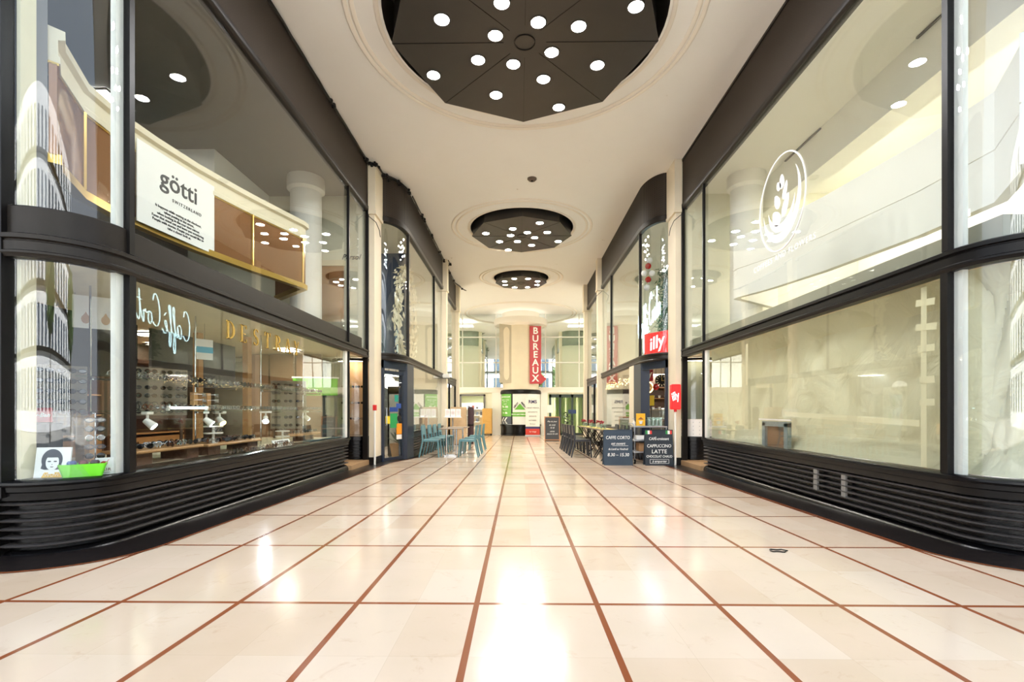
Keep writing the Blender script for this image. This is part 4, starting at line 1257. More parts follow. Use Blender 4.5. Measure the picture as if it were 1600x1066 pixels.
for k, (x, c) in enumerate(((-.07, (60, 90, 150)), (.0, (110, 40, 40)), (.07, (60, 40, 44)))):
    o = MB().rbox((-3.60 + x * cos(.66), 3.80 + x * sin(.66), .525 + .066), (.055, .09, .115), .012, .66).build('eyewear_case', mat('case %d' % k, c, .4), label='%s eyewear case standing in the green box' % ('blue', 'wine red', 'dark plum')[k], cat='case')
# acrylic tower of frames
t = thing('acrylic_tower', 'clear upright tower of frames behind the drawn portrait poster', 'display tower', (-3.86, 3.98, .525))
b = MB(); b.rbox((0, 0, .26), (.16, .16, .52), .006); b.build('tower', glass('acrylic', (.85, .86, .88), .12, .05), t)
MB().rbox((0, 0, -.0 + .01), (.19, .19, .02), .004).build('base', WPL, t)
t = thing('jewel_stand', 'small wire stand with hanging frames behind the green box', 'display stand', (-3.70, 4.02, .525))
b = MB(); b.cyl((0, 0, 0), (0, 0, .5), .006); b.lathe((0, 0, 0), [(0, 0), (.05, 0), (.05, .01), (.006, .016)], 14); b.build('pole', EYE_M[2], t)
for j in range(6):
    eyewear((-3.67, 3.985, .56 + j * .075), .8, (2, 0, 3)[j % 3], 'eyeglasses hung on the small wire stand behind the green box', 'eyeglasses on the wire stand')
# hanging cards
t = thing('hanging_card', 'white card with two drop shapes hung high behind the curved corner pane', 'card', (-4.35, 4.75, 1.86), radians(40))
MB().b2(-.17, .17, -.004, .004, 0, .32).build('sheet', PAPER, t)
b = MB()
for u in (-.07, .08): b.add([(u + .035 * cos(radians(k * 30)), -.006, .09 + .045 * sin(radians(k * 30)) + (.03 if k == 3 else 0)) for k in range(12)], [tuple(range(12))])
b.build('drops', mat('tan print', (190, 150, 110), .5), t)
b = MB(); b.cyl((-.15, 0, .32), (-.15, 0, .34), .003); b.cyl((.15, 0, .32), (.15, 0, .34), .003); b.build('cord', EYE_M[2], t)
t = thing('hanging_sign', 'small white sign with a light blue band hung behind the long left window', 'sign', (-4.3, 6.35, 1.72), radians(55))
MB().b2(-.10, .10, -.006, .006, 0, .27).build('board', PAPER, t)
MB().b2(-.10, .10, -.009, .009, .09, .17).build('blue_band', mat('light blue print', (70, 168, 206), .4), t)
b = MB(); b.cyl((0, 0, .27), (0, 0, .48), .003); b.build('cord', EYE_M[2], t)
t = thing('green_poster', 'bright green folded banner at the deep end of the eyewear window', 'banner', (-4.15, 9.5, 1.34), radians(12))
b = MB()
for i in range(6): b.add([(-.42 + i * .14, (.02 if i % 2 else -.02), 0), (-.28 + i * .14, (-.02 if i % 2 else .02), 0), (-.28 + i * .14, (-.02 if i % 2 else .02), .34), (-.42 + i * .14, (.02 if i % 2 else -.02), .34)], [(0, 1, 2, 3)])
b.build('sheet', mat('leaf green print', (122, 204, 60), .45), t)
MB().b2(-.44, .44, -.012, .012, .34, .37).build('top_bar', PAPER, t)
b = MB(); b.cyl((-.4, 0, .36), (-.4, 0, .85), .003); b.cyl((.4, 0, .36), (.4, 0, .85), .003); b.build('cord', EYE_M[2], t)
# eyewear in the left curved showcase
for k, z in enumerate((.962, 1.312, 1.672)):
    for j in range(4):
        eyewear((-4.02 + j * .12, 10.72 - (.03 if j in (1, 2) else 0), fz(9.9) + z), 0, (j + k) % 4, 'eyeglasses on the %s shelf of the curved showcase in the left recess' % ('lowest', 'middle', 'highest')[k], 'eyeglasses on the %s recess shelf' % ('lowest', 'middle', 'highest')[k])

# ---- upper left: hanging poster on the parapet
t = thing('hanging_poster', 'large white poster with black lettering hung on the copper balcony parapet', 'poster', (-4.26, 5.78, 3.12), atan2(1.15, .115))
R3 = Matrix.Identity(3)
MB().b2(-.58, .58, -.03, -.018, 0, .90).build('sheet', PAPER, t)
text('lettering', 'götti', .30, DKT, t, (0, -.032, .62), (1, 0, 0), (0, 0, 1), offset=.003, space=1.02)
text('lettering', 'SWITZERLAND', .052, DKT, t, (.12, -.032, .42), (1, 0, 0), (0, 0, 1), space=1.4)
for _i, _s in enumerate(('It happens while waiting at the checkout,', 'when passing in the street,', 'when looking in the rear view mirror.', 'Faces that stand out and leave you wondering.', 'People with stories. People you would like to', 'take a closer look at.')): text('lettering', _s, .042, DKT, t, (0, -.032, .275 - _i * .042), (1, 0, 0), (0, 0, 1))
text('lettering', 'Persol', .16, DKT, None, (-3.80, 10.51, 4.40), (1, 0, 0), (0, 0, 1), shear=.35, offset=.002, label='black script lettering on the pale wall behind the first left column', cat='lettering')
t = thing('copper_screen', 'small copper panel with cream top behind the white mezzanine column', 'screen', (-4.16, 10.30, 2.95))
MB().b2(-.27, .27, 0, .05, 0, 1.2).build('panel', PEACH, t); MB().b2(-.29, .29, -.02, .07, 1.2, 1.32).build('cream_rail', CREAM, t); MB().b2(-.27, .27, 0, .05, -.39, 0).build('foot', M_TAUPE, t)
# ================================================================== RIGHT FRONT SHOP: papered window, glass decal
def paper_material():
    m = bpy.data.materials.new('cream masking paper')
    m.use_nodes = True
    n, l, b = nodes_of(m)
    t = n.new('ShaderNodeTexCoord')
    nz = n.new('ShaderNodeTexNoise'); nz.inputs['Scale'].default_value = 1.3; nz.inputs['Detail'].default_value = 5
    l.new(t.outputs['Object'], nz.inputs['Vector'])
    r = n.new('ShaderNodeValToRGB')
    r.color_ramp.elements[0].color = lin((196, 192, 158)) + (1,); r.color_ramp.elements[1].color = lin((216, 212, 182)) + (1,)
    l.new(nz.outputs['Fac'], r.inputs[0])
    l.new(r.outputs[0], b.inputs['Base Color'])
    b.inputs['Roughness'].default_value = .6
    w = n.new('ShaderNodeTexNoise'); w.inputs['Scale'].default_value = 2.4; w.inputs['Detail'].default_value = 3; w.inputs['Distortion'].default_value = 1.8
    l.new(t.outputs['Object'], w.inputs['Vector'])
    bp = n.new('ShaderNodeBump'); bp.inputs['Strength'].default_value = .6; bp.inputs['Distance'].default_value = .08
    l.new(w.outputs['Fac'], bp.inputs['Height']); l.new(bp.outputs['Normal'], b.inputs['Normal'])
    tr = n.new('ShaderNodeBsdfTranslucent'); l.new(r.outputs[0], tr.inputs[0])
    mx = n.new('ShaderNodeMixShader'); mx.inputs[0].default_value = .25
    l.new(b.outputs[0], mx.inputs[1]); l.new(tr.outputs[0], mx.inputs[2])
    l.new(mx.outputs[0], n['Material Output'].inputs[0])
    return m
M_PAPER = paper_material()
from mathutils import noise as NZ
def wr(y, z):          # creases: ridged diagonal folds
    v = 0
    for k, (a, f, amp) in enumerate(((.75, 1.0, .085), (.55, 2.0, .045), (-.5, 1.5, .04), (1.3, 3.0, .016))):
        q = NZ.noise(Vector(((y * cos(a) + z * sin(a)) * f * 1.3, (z * cos(a) - y * sin(a)) * f * .35, k * 7.3)))
        v += amp * (1 - abs(q) * 2)
    return v
ca = arc(-3.93, 4.02, .40, .40, -80, 0, 12)
def sheet(path, z0, z1, nz):
    b = MB(True); vs = []; N = len(path)
    for i, p in enumerate(path):
        t_ = Vector(path[min(i + 1, N - 1)]) - Vector(path[max(i - 1, 0)]); t_.normalize()
        n_ = Vector((t_.y, -t_.x))
        for j in range(nz + 1):
            z = z0 + (z1 - z0) * j / nz
            e = min(1, min(j, nz - j) / 4, min(i, N - 1 - i) / 3)
            o = -.012 - max(0, .09 + wr(i * .06, z)) * e
            vs.append((p[0] + n_.x * o, p[1] + n_.y * o, z))
    fs = [(i * (nz + 1) + j, (i + 1) * (nz + 1) + j, (i + 1) * (nz + 1) + j + 1, i * (nz + 1) + j + 1) for i in range(N - 1) for j in range(nz)]
    b.add(vs, fs); return b
t = thing('masking_paper', 'large creased cream masking paper taped inside the lower right window', 'masking paper', (0, 0, 0))
sheet([(-3.53, 4.12 + i * (9.20 - 4.12) / 96) for i in range(97)], .53, 2.185, 32).build('sheet', M_PAPER, t, smooth=True)
TAPE = mat('cream tape', (222, 214, 178), .45, var=.04)
def tape(y0, z0, y1, z1, w=.06):
    b = MB(); d = Vector((0, y1 - y0, z1 - z0)); L = d.length; a = atan2(d.z, d.y)
    b.box((3.497 if abs(z1 - z0) > .3 else 3.492, (y0 + y1) / 2, (z0 + z1) / 2), (.003, L, w), M=Matrix.Rotation(a, 3, 'X')); return b
for (y0, z0, y1, z1) in ((4.36, .54, 4.36, 2.15), (4.40, .93, 6.6, 1.0), (4.24, 2.0, 4.44, 2.02), (4.22, 1.78, 4.44, 1.80), (4.24, 1.60, 4.42, 1.60), (4.24, 1.32, 4.40, 1.32), (4.24, 1.12, 4.40, 1.12), (7.7, 1.45, 7.7, 2.1), (7.3, .55, 7.3, .9), (6.9, 1.4, 7.4, 1.42), (8.4, .9, 9.1, .88)):
    tape(y0, z0, y1, z1).build('tape_strip', TAPE, t)
t = thing('masking_paper', 'creased cream masking paper inside the curved lower right corner pane', 'masking paper', (0, 0, 0))
sheet([(p[0], p[1]) for p in [(-3.93 + 0.40 * cos(radians(-92 + 92 * i / 24)), 4.02 + .40 * sin(radians(-92 + 92 * i / 24))) for i in range(25)]], .53, 2.185, 32).build('sheet', M_PAPER, t, smooth=True)
# vent hatch in the papered window
t = thing('vent_hatch', 'small grey metal hatch frame low in the papered window', 'vent hatch', (3.49, 6.82, .53))
GALV = mat('galvanised steel', (138, 150, 150), .4, metal=.5, var=.2, scale=20)
b = MB(); b.b2(-.03, .03, -.33, -.25, 0, .34); b.b2(-.03, .03, .25, .33, 0, .34); b.b2(-.03, .03, -.33, .33, .29, .36); b.build('frame', GALV, t)
MB().b2(.01, .03, -.25, .25, 0, .29).build('backing', mat('brown board', (112, 84, 62), .6, var=.2), t)
MB().b2(-.035, -.02, -.42, .42, .375, .395).build('rail', WPL, t)
# white decal on the upper pane
t = thing('window_decal', 'white round leaf emblem with lettering on the upper right pane', 'window decal', (3.452, 6.62, 3.88))
DEC = mat('white vinyl', (250, 248, 244), .6, var=.01)
def dec(pts, k=0):      # u to the viewer's right (= -Y), v up
    n = len(pts); b = MB()
    b.add([(-.0005 * k, -u, v) for u, v in pts] + [(-.002 - .0005 * k, -u, v) for u, v in pts], [tuple(range(n)), tuple(range(2 * n - 1, n - 1, -1))] + [(i, n + i, n + (i + 1) % n, (i + 1) % n) for i in range(n)])
    return b
b = MB(); b.tube([(0, -.57 * cos(2 * pi * i / 64), .64 * sin(2 * pi * i / 64)) for i in range(64)], .011, 4, closed=True); b.build('ring', DEC, t)
def crescent(cx, cy, r1, a0, a1, w, k):
    o = []; n = 24
    for i in range(n + 1):
        a = radians(a0 + (a1 - a0) * i / n); o.append((cx + r1 * cos(a), cy + r1 * 1.12 * sin(a)))
    for i in range(n, -1, -1):
        a = radians(a0 + (a1 - a0) * i / n); ww = w * sin(pi * i / n) + .004; o.append((cx + (r1 - ww) * cos(a), cy + (r1 * 1.12 - ww) * sin(a)))
    n2 = len(o); b = MB()
    m = n + 1
    for i in range(n):
        q = [o[i], o[i + 1], o[n2 - 2 - i], o[n2 - 1 - i]]
        b.add([(0, -u, v) for u, v in q] + [(-.002, -u, v) for u, v in q], [(0, 1, 2, 3), (7, 6, 5, 4)])
    return b
crescent(0, 0, .47, -178, 42, .12, 0).build('bowl_line', DEC, t)
crescent(0, -.02, .33, -178, 2, .10, 0).build('bowl_line', DEC, t)
def leaf(cx, cy, L, wd, ang):
    pts = []
    for i in range(16):
        a = 2 * pi * i / 16
        u = L / 2 * cos(a); v = wd / 2 * sin(a) * (1 - .25 * cos(a))
        pts.append((cx + u * cos(ang) - v * sin(ang), cy + u * sin(ang) + v * cos(ang)))
    return pts
for (x, y, L, w, a) in ((.02, .28, .20, .12, 95), (-.06, .25, .14, .10, 125), (.10, .13, .24, .10, 70), (-.10, .05, .22, .13, 118), (.11, -.07, .30, .13, 62), (-.12, -.17, .26, .17, 130)):
    dec(leaf(x, y, L, w, radians(a))).build('leaf', DEC, t)
text('lettering', 'COFFEES AND FLOWERS', .115, DEC, t, (0, 0, -.72), (0, -1, 0), (0, 0, 1), extrude=.001, space=1.25)
# ================================================================== CHAIRS AND TABLES
def chair(name, label, m, loc, rz, group, dark=False):
    t = thing(name, label, 'chair', loc, rz, group)
    # faces +x ; seat top .45
    b = MB(); b.rbox((0.02, 0, .445), (.44, .44, .025), .04); b.build('seat', m, t, auto=50)
    for sy in (-1, 1):
        b = MB(); b.tube([(.22, sy * .205, .44), (.235, sy * .215, .22), (.25, sy * .225, 0)], [.026, .023, .019], 8); b.build('leg', m, t, auto=60)
        b = MB(); b.tube([(-.20, sy * .20, .80), (-.185, sy * .205, .62), (-.17, sy * .21, .44), (-.21, sy * .22, .22), (-.26, sy * .225, 0)], [.020, .024, .026, .024, .019], 8); b.build('leg', m, t, auto=60)
        b = MB(); b.tube([(-.18, sy * .205, .42), (.22, sy * .205, .42)], .020, 6); b.build('seat_rail', m, t, auto=60)
    b = MB(); n = 8; vs = []
    for i in range(n + 1):
        y = -.21 + .42 * i / n; dx = -.03 * (1 - (y / .21) ** 2)
        for (o, z) in ((-.204 + dx, .82), (-.182 + dx, .82), (-.164 + dx, .57), (-.186 + dx, .57)): vs.append((o, y, z))
    fs = [(i * 4 + k, (i + 1) * 4 + k, (i + 1) * 4 + (k + 1) % 4, i * 4 + (k + 1) % 4) for i in range(n) for k in range(4)] + [(3, 2, 1, 0), (n * 4, n * 4 + 1, n * 4 + 2, n * 4 + 3)]
    b.add(vs, fs); b.build('backrest', m, t, auto=50)
    return t
TEAL = mat('teal lacquer', (98, 140, 148), .35, var=.05)
CHARC = mat('charcoal lacquer', (50, 52, 58), .28, var=.08)
c0 = chair('cafe_chair', 'teal chair with its back to the black plinth, nearest the navy doorway', TEAL, (-2.42, 12.55, fz(12.55)), 0, 'teal chairs')
for y, lab in ((13.42, 'teal chair with its back to the black plinth, second from the navy doorway'), (14.25, 'teal chair with its back to the black plinth, third from the navy doorway'), (15.1, 'teal chair with its back to the black plinth, farthest from the navy doorway')):
    dup(c0, (-2.42, y, fz(y)), 0, lab)
for y, lab in ((12.6, 'teal chair facing the left windows across the tables, nearest the street'), (13.75, 'teal chair facing the left windows across the tables, middle one'), (15.2, 'teal chair facing the left windows across the tables, farthest from the street')):
    dup(c0, (-1.42, y, fz(y)), pi, lab)
CHROME = mat('chrome tube', (200, 200, 200), .15, metal=1.0, var=.02)
def table(label, loc, sx, sy, mtop, mleg, group, h=.74, fold=False):
    t = thing('cafe_table', label, 'table', loc, 0, group)
    MB().rbox((0, 0, h - .0125), (sx, sy, .025), .008).build('tabletop', mtop, t)
    if fold:
        for sy_ in (-1, 1):
            for sg in (-1, 1):
                MB().tube([(sg * sx * .42, sy_ * sy * .38, 0), (-sg * sx * .42, sy_ * sy * .38, h - .03)], .013, 6).build('leg', mleg, t)
            MB().tube([(-sx * .42, sy_ * sy * .38, .02), (sx * .42, sy_ * sy * .38, .02)], .010, 6) if False else None
    else:
        for x in (-sx * .22, sx * .22):
            b = MB(); b.cyl((x, 0, .03), (x, 0, h - .03), .022, n=12); b.build('leg', mleg, t, auto=50)
        b = MB(); b.box((-sx * .22, 0, .02), (.05, sy * .8, .03)); b.box((sx * .22, 0, .02), (.05, sy * .8, .03)); b.box((0, 0, .02), (sx * .5, .05, .03)); b.build('foot', mleg, t)
    return t
GTOP = mat('grey brown laminate', (150, 134, 118), .35, var=.08, scale=9)
table('grey brown table on chrome posts between the teal chairs, nearer the street', (-1.92, 12.85, fz(12.85)), .60, .60, GTOP, CHROME, 'tables between the teal chairs')
table('grey brown table on chrome posts between the teal chairs, farther from the street', (-1.92, 14.35, fz(14.35)), .60, .60, GTOP, CHROME, 'tables between the teal chairs')
# right row
d0 = chair('cafe_chair', 'charcoal chair on the walkway side of the long table, nearest the street', CHARC, (1.49, 12.6, fz(12.6)), 0, 'charcoal chairs')
for y, w in ((13.35, 'second from the street'), (14.1, 'third from the street'), (14.85, 'fourth from the street'), (15.6, 'farthest from the street')):
    dup(d0, (1.49, y, fz(y)), 0, 'charcoal chair on the walkway side of the long table, ' + w)
for y, w in ((11.55, 'nearest the street'), (12.4, 'second from the street'), (13.25, 'third from the street'), (14.1, 'fourth from the street')):
    dup(d0, (2.55, y, fz(y)), pi, 'charcoal chair between the long table and the window, ' + w)
YEL = mat('pale yellow runner', (226, 200, 110), .5, var=.05)
TT = mat('dark table laminate', (92, 78, 60), .3, var=.1)
for k, y in enumerate((11.75, 12.85, 13.95, 15.05)):
    t = table('black folding cafe table with a yellow runner, %s in the row behind the chalkboard' % ('first', 'second', 'third', 'last')[k], (2.02, y, fz(y)), .50, 1.05, TT, M_BLACK, 'folding cafe tables', fold=True)
    o = MB().box((0, 0, 0), (.30, 1.06, .004)).build('table_runner', YEL, label='pale yellow runner over the %s folding cafe table behind the chalkboard' % ('first', 'second', 'third', 'last')[k], cat='table runner', loc=(2.02, y, fz(y) + .7425))
JAR = glass('jar glass', (.9, .95, .93), .10, 0)
PETAL = mat('dark red petals', (150, 34, 48), .6, var=.25, scale=30)
LEAFM = mat('leaf green', (62, 96, 52), .6, var=.25, scale=20)
rf = random.Random(3)
for k, (x, y) in enumerate(((1.86, 11.5), (1.90, 12.3), (1.86, 13.1), (1.92, 13.8), (1.86, 14.6), (1.92, 15.3))):
    w = ('first', 'second', 'third', 'fourth', 'fifth', 'last')[k]
    z = fz(y) + .745
    t = thing('flower_jar', 'glass jar of dark red flowers, %s along the folding tables' % w, 'flowers', (x, y, z), 0, 'flower jars on the folding tables')
    b = MB(); b.lathe((0, 0, 0), [(.001, 0), (.035, 0), (.04, .05), (.032, .10)], 14); b.build('jar', JAR, t, smooth=True)
    b = MB(); bl = MB()
    for q in range(5):
        a = q * 1.26; r_ = .02 + .03 * rf.random(); h = .13 + .06 * rf.random()
        b.tube([(0, 0, .01), (r_ * .5 * cos(a), r_ * .5 * sin(a), h * .6), (r_ * cos(a), r_ * sin(a), h)], .003, 4)
        bl.sphere((r_ * cos(a), r_ * sin(a), h + .012), .026, 8, 5, (1, 1, .8))
    b.build('stem', LEAFM, t); bl.build('bloom', PETAL, t, smooth=True)
    for q in range(2):
        g = MB(); yy = y + .12 + .11 * q
        g.lathe((0, 0, 0), [(.001, 0), (.026, 0), (.034, .11), (.032, .11), (.024, .006), (.001, .006)], 12)
        o = g.build('tumbler', JAR, smooth=True, loc=(x + .1, yy, fz(yy) + .745), label='clear tumbler standing by the red flowers on the folding tables', cat='tumbler', group='tumblers on the folding tables')

# ================================================================== CHALKBOARDS AND TROLLEY
SLATE = mat('slate blue chalkboard', (44, 60, 76), .6, var=.1, scale=5)
CHALK = mat('chalk white', (232, 234, 232), .8, var=.03)
def aboard(label, x, y, w, h, m, lines, tilt=.10, frame=None):
    t = thing('chalkboard', label, 'chalkboard', (x, y, fz(y)))
    R1 = Matrix.Rotation(-tilt, 3, 'X')
    b = MB(); b.box(tuple(R1 @ Vector((0, 0, h / 2))), (w, .02, h), M=R1); b.build('front_board', m, t)
    R2 = Matrix.Rotation(tilt * 1.6, 3, 'X')
    off = Vector((0, 2 * h * sin(tilt) * 1.25, 0))
    b = MB(); b.box(tuple(R2 @ Vector((0, 0, h / 2)) + off), (w, .02, h), M=R2); b.build('rear_board', m, t)
    if frame:
        b = MB()
        for (u, v, a_, c_) in ((-w / 2, h / 2, .035, h), (w / 2, h / 2, .035, h), (0, h - .017, w, .035), (0, .06, w, .035)):
            b.box(tuple(R1 @ Vector((u, -.006, v))), (a_, .035, c_), M=R1)
        b.build('frame', frame, t)
    up = R1 @ Vector((0, 0, 1))
    for (tx, sz, v, sh, sx) in lines:
        p = R1 @ Vector((0, -.012, v * h))
        text('lettering', tx, sz, CHALK, t, p, (1, 0, 0), up, extrude=.0015, shear=sh, sx=sx, offset=.0004)
    return t, R1
t, R1 = aboard('slate blue chalkboard with opening hours in front of the folding tables', 2.02, 10.40, .62, .77, SLATE,
       [('CAFFE CORTO', .098, .77, .08, .80), ('est ouvert', .085, .605, .3, .85), ('du Lundi au Vendredi', .062, .45, .3, .78), ('8.30 – 15.30', .098, .29, .15, .95)])
b = MB(); b.box(tuple(R1 @ Vector((.05, -.012, .545 * .77))), (.34, .002, .006), M=R1); b.build('underline', CHALK, t)
DSL = mat('dark slate chalkboard', (30, 40, 50), .6, var=.1, scale=5)
t, R1 = aboard('dark chalkboard with two small flags and a coffee list beside the right column', 2.89, 10.36, .60, .77, DSL,
       [('CAFÉ-croissant', .085, .74, .1, .80), ('CAPPUCCINO', .095, .54, .05, .86), ('LATTE', .115, .385, .05, 1.0), ('CHOCOLAT CHAUD', .072, .25, .05, .82), ('à emporter', .070, .115, .3, .95)])
for u in (-.215, .215):
    for k, c in enumerate(((44, 140, 72), (236, 236, 232), (206, 52, 48))):
        b = MB(); b.box(tuple(R1 @ Vector((u + (k - 1) * .045, -.012, .715))), (.045, .003, .085), M=R1)
        b.build('flag_stripe', mat('flag %d' % k, c, .5, var=.02), t)
b = MB()
for (u, v, a_, c_) in ((0, .115 + .055, .40, .006), (0, .115 - .055, .40, .006), (-.2, .115, .006, .088), (.2, .115, .006, .088)):
    b.box(tuple(R1 @ Vector((u, -.012, v * .77))), (a_, .002, c_), M=R1)
b.build('outline', CHALK, t)
t, R1 = aboard('wood framed chalkboard easel before the pillar', 1.30, 20.4, .62, 1.05, mat('black chalk slate', (62, 64, 68), .6), [('Plat du jour', .085, .80, .3, 1), ('du midi', .09, .66, .3, 1), ('15 €', .10, .54, .2, 1), ('salade', .08, .40, .3, 1), ('dessert & café', .08, .30, .3, 1)], .12, mat('pine frame', (186, 130, 88), .5, var=.12))

# service trolley
STEEL = mat('grey steel', (176, 180, 186), .35, metal=.7, var=.06)
TY = 10.92; tz = fz(TY)
t = thing('service_trolley', 'grey steel three shelf trolley behind the chalkboard by the right column', 'trolley', (2.80, TY, tz))
for z in (.26, .52, .82):
    MB().rbox((0, 0, z), (.74, .42, .03), .01).build('shelf', STEEL, t)
for x in (-.35, .35):
    for y in (-.19, .19):
        MB().cyl((x, y, .1), (x, y, .84), .012, n=8).build('leg', STEEL, t)
        w = MB(); w.cyl((x - .018, y, .05), (x + .018, y, .05), .05, n=16); o = w.build('wheel', M_BLACK, t)
        w = MB(); w.cyl((x - .022, y, .05), (x + .022, y, .05), .022, n=12); w.build('hub', STEEL, o)
b = MB(); b.tube([(-.35, .19, .84), (-.40, .19, .90), (-.40, -.19, .90), (-.35, -.19, .84)], .010, 6); b.build('handle', STEEL, t)
ztop = tz + .835
o = thing('menu_stand', 'yellow menu card with a pictured drink on the trolley top', 'menu card', (2.60, TY - .12, ztop))
MB().rbox((0, 0, .145), (.20, .02, .28), .004).build('card', mat('yellow card', (236, 182, 40), .45, var=.03), o)
b = MB(); b.lathe((0, -.012, .05), [(.001, 0), (.03, 0), (.045, .07), (.001, .07)], 12); b.build('printed_cup', PAPER, o)
b = MB(); b.add([(-.07, -.0125, .15), (.07, -.0125, .15), (.03, -.0125, .18), (0, -.0125, .205), (-.03, -.0125, .18)], [(0, 1, 2, 3, 4)]); b.build('printed_topping', mat('brown print', (150, 84, 50), .5), o)
MB().rbox((0, .03, .008), (.2, .08, .012), .003).build('foot', WPL, o)
for i in range(4):
    for j in range(2):
        g = MB(); g.lathe((0, 0, 0), [(.001, 0), (.030, 0), (.036, .20), (.034, .20), (.028, .008), (.001, .008)], 14)
        g.build('water_glass', JAR, smooth=True, loc=(2.80 + i * .085, TY - .12 + j * .11, ztop), label='tall clear glass among the glasses on the trolley top', cat='glass', group='glasses on the trolley top')
o = thing('soap_bottle', 'small pump bottle at the left end of the trolley top', 'bottle', (2.47, TY - .05, ztop))
b = MB(); b.lathe((0, 0, 0), [(.001, 0), (.03, 0), (.032, .09), (.012, .11), (.012, .13), (.001, .13)], 14); b.build('bottle', WPL, o, auto=40)
b = MB(); b.cyl((0, 0, .13), (0, 0, .16), .006); b.box((-.015, 0, .165), (.05, .014, .012)); b.build('pump', STEEL, o)
o = thing('potted_sprig', 'small green sprig in a pot behind the yellow menu card', 'plant', (2.68, TY + .10, ztop))
b = MB(); b.lathe((0, 0, 0), [(.001, 0), (.035, 0), (.045, .08), (.001, .075)], 14); b.build('pot', M_BLACK, o, auto=40)
b = MB()
for q in range(26):
    a = rf.random() * 6.28; e = .4 + rf.random() * 1.0; L = .10 + rf.random() * .14
    d = Vector((cos(a) * cos(e), sin(a) * cos(e), sin(e))); p = Vector((0, 0, .08)); s_ = d.cross(Vector((0, 0, 1))).normalized() * .016
    m_ = p + d * L * .55
    b.add([tuple(p), tuple(m_ + s_), tuple(p + d * L), tuple(m_ - s_)], [(0, 1, 2, 3)])
b.build('foliage', LEAFM, o)
o = MB().rbox((2.68, TY, tz + .275 + .09), (.24, .26, .18), .004).build('carton', mat('brown carton', (176, 134, 92), .7, var=.08), label='brown carton on the bottom trolley shelf', cat='carton')
for k in range(2):
    MB().rbox((2.62 + k * .3, TY, tz + .535 + .045), (.24, .22, .09), .01).build('napkin_pack', PAPER, label='white pack on the middle trolley shelf, %s' % ('nearer the hours board' if k == 0 else 'nearer the column'), cat='pack')

# bollard pipes at the columns
for s, lab in ((-1, 'thin white pipe with a red box on top at the left column'), (1, 'thin white pipe holding the red coffee light box at the right column')):
    y = 10.38; x = s * 3.235
    t = thing('guard_pipe', lab, 'pipe', (x, y, fz(y)))
    b = MB(); b.cyl((0, 0, 0), (0, 0, 1.18), .022, n=12); b.build('pipe', WPL, t, auto=40)
    if s < 0:
        MB().rbox((0, 0, 1.24), (.07, .08, .12), .006).build('red_box', mat('alarm red', (206, 40, 40), .35), t)
ILR = mat('coffee sign red', (206, 24, 30), .3, var=.03)
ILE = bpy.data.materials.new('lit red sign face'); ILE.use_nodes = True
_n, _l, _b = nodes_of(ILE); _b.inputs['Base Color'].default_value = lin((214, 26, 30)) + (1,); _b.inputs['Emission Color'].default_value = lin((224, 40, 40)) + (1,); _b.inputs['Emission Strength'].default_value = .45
WLE = emit('lit white lettering', (255, 250, 246), 1.0)
t = thing('light_box_sign', 'red light box with white italic lettering on the pipe at the right column', 'sign', (3.235, 10.38, fz(10.38) + 1.18))
MB().rbox((0, 0, .29), (.20, .16, .54), .02).build('box', ILE, t)
text('lettering', 'illy', .24, WLE, t, (-.035, -.084, .30), (.94, 0, .34), (-.34, 0, .94), shear=.25, offset=.004, sx=.62)
MB().cyl((0, 0, .02), (0, 0, -.03), .03, n=12).build('clamp', ILR, t)

# ================================================================== COFFEE BAR (second right shop)
NAVYF = mat('navy door frame', (30, 40, 58), .35, var=.06)
for s in (-1, 1):
    mr = s > 0
    b = MB(mr)
    b.b2(-3.30, -3.22, 11.02, 11.10, fz(11) - .02, 2.2)
    b.ring_prism([(-3.05, 11.72), (-2.86, 11.82), (-2.83, 12.40), (-3.0, 12.40)], fz(12.2) - .02, 2.2)
    b.ring_prism([(-3.30, 11.02), (-3.22, 11.02), (-2.88, 11.80), (-2.96, 11.80)], 2.02, 2.2)
    b.build('door_frame', NAVYF, label='navy door frame of the second %s shop' % NM(s), **ST)
    b = MB(mr); b.b2(-8.2, -2.86, 11.0, 17.4, fz(11.2) - .30, fz(11.2) - .08) if False else None
b = MB(); b.b2(2.83, 2.93, 12.42, 12.92, .5, 2.2); b.build('column', M_COLUMN, label='slim cream post beside the navy door of the coffee bar', **ST)
# red enamel sign in the curved pane
def sign_frame(p1, p2, z0, z1):
    v = Vector((p2[0] - p1[0], p2[1] - p1[1], 0)); return v.length, atan2(v.y, v.x)
L, a = sign_frame((2.99, 11.98), (3.40, 11.34), 0, 0)
t = thing('enamel_sign', 'red sign with white italic lettering behind the curved pane above the coffee bar door', 'sign', (3.195, 11.66, 2.39), a)
MB().rbox((0, 0, .27), (L, .03, .54), .01).build('plate', ILE, t)
text('lettering', 'illy', .42, WLE, t, (0, -.02, .28), (.97, 0, .22), (-.22, 0, .97), shear=.25, offset=.007)
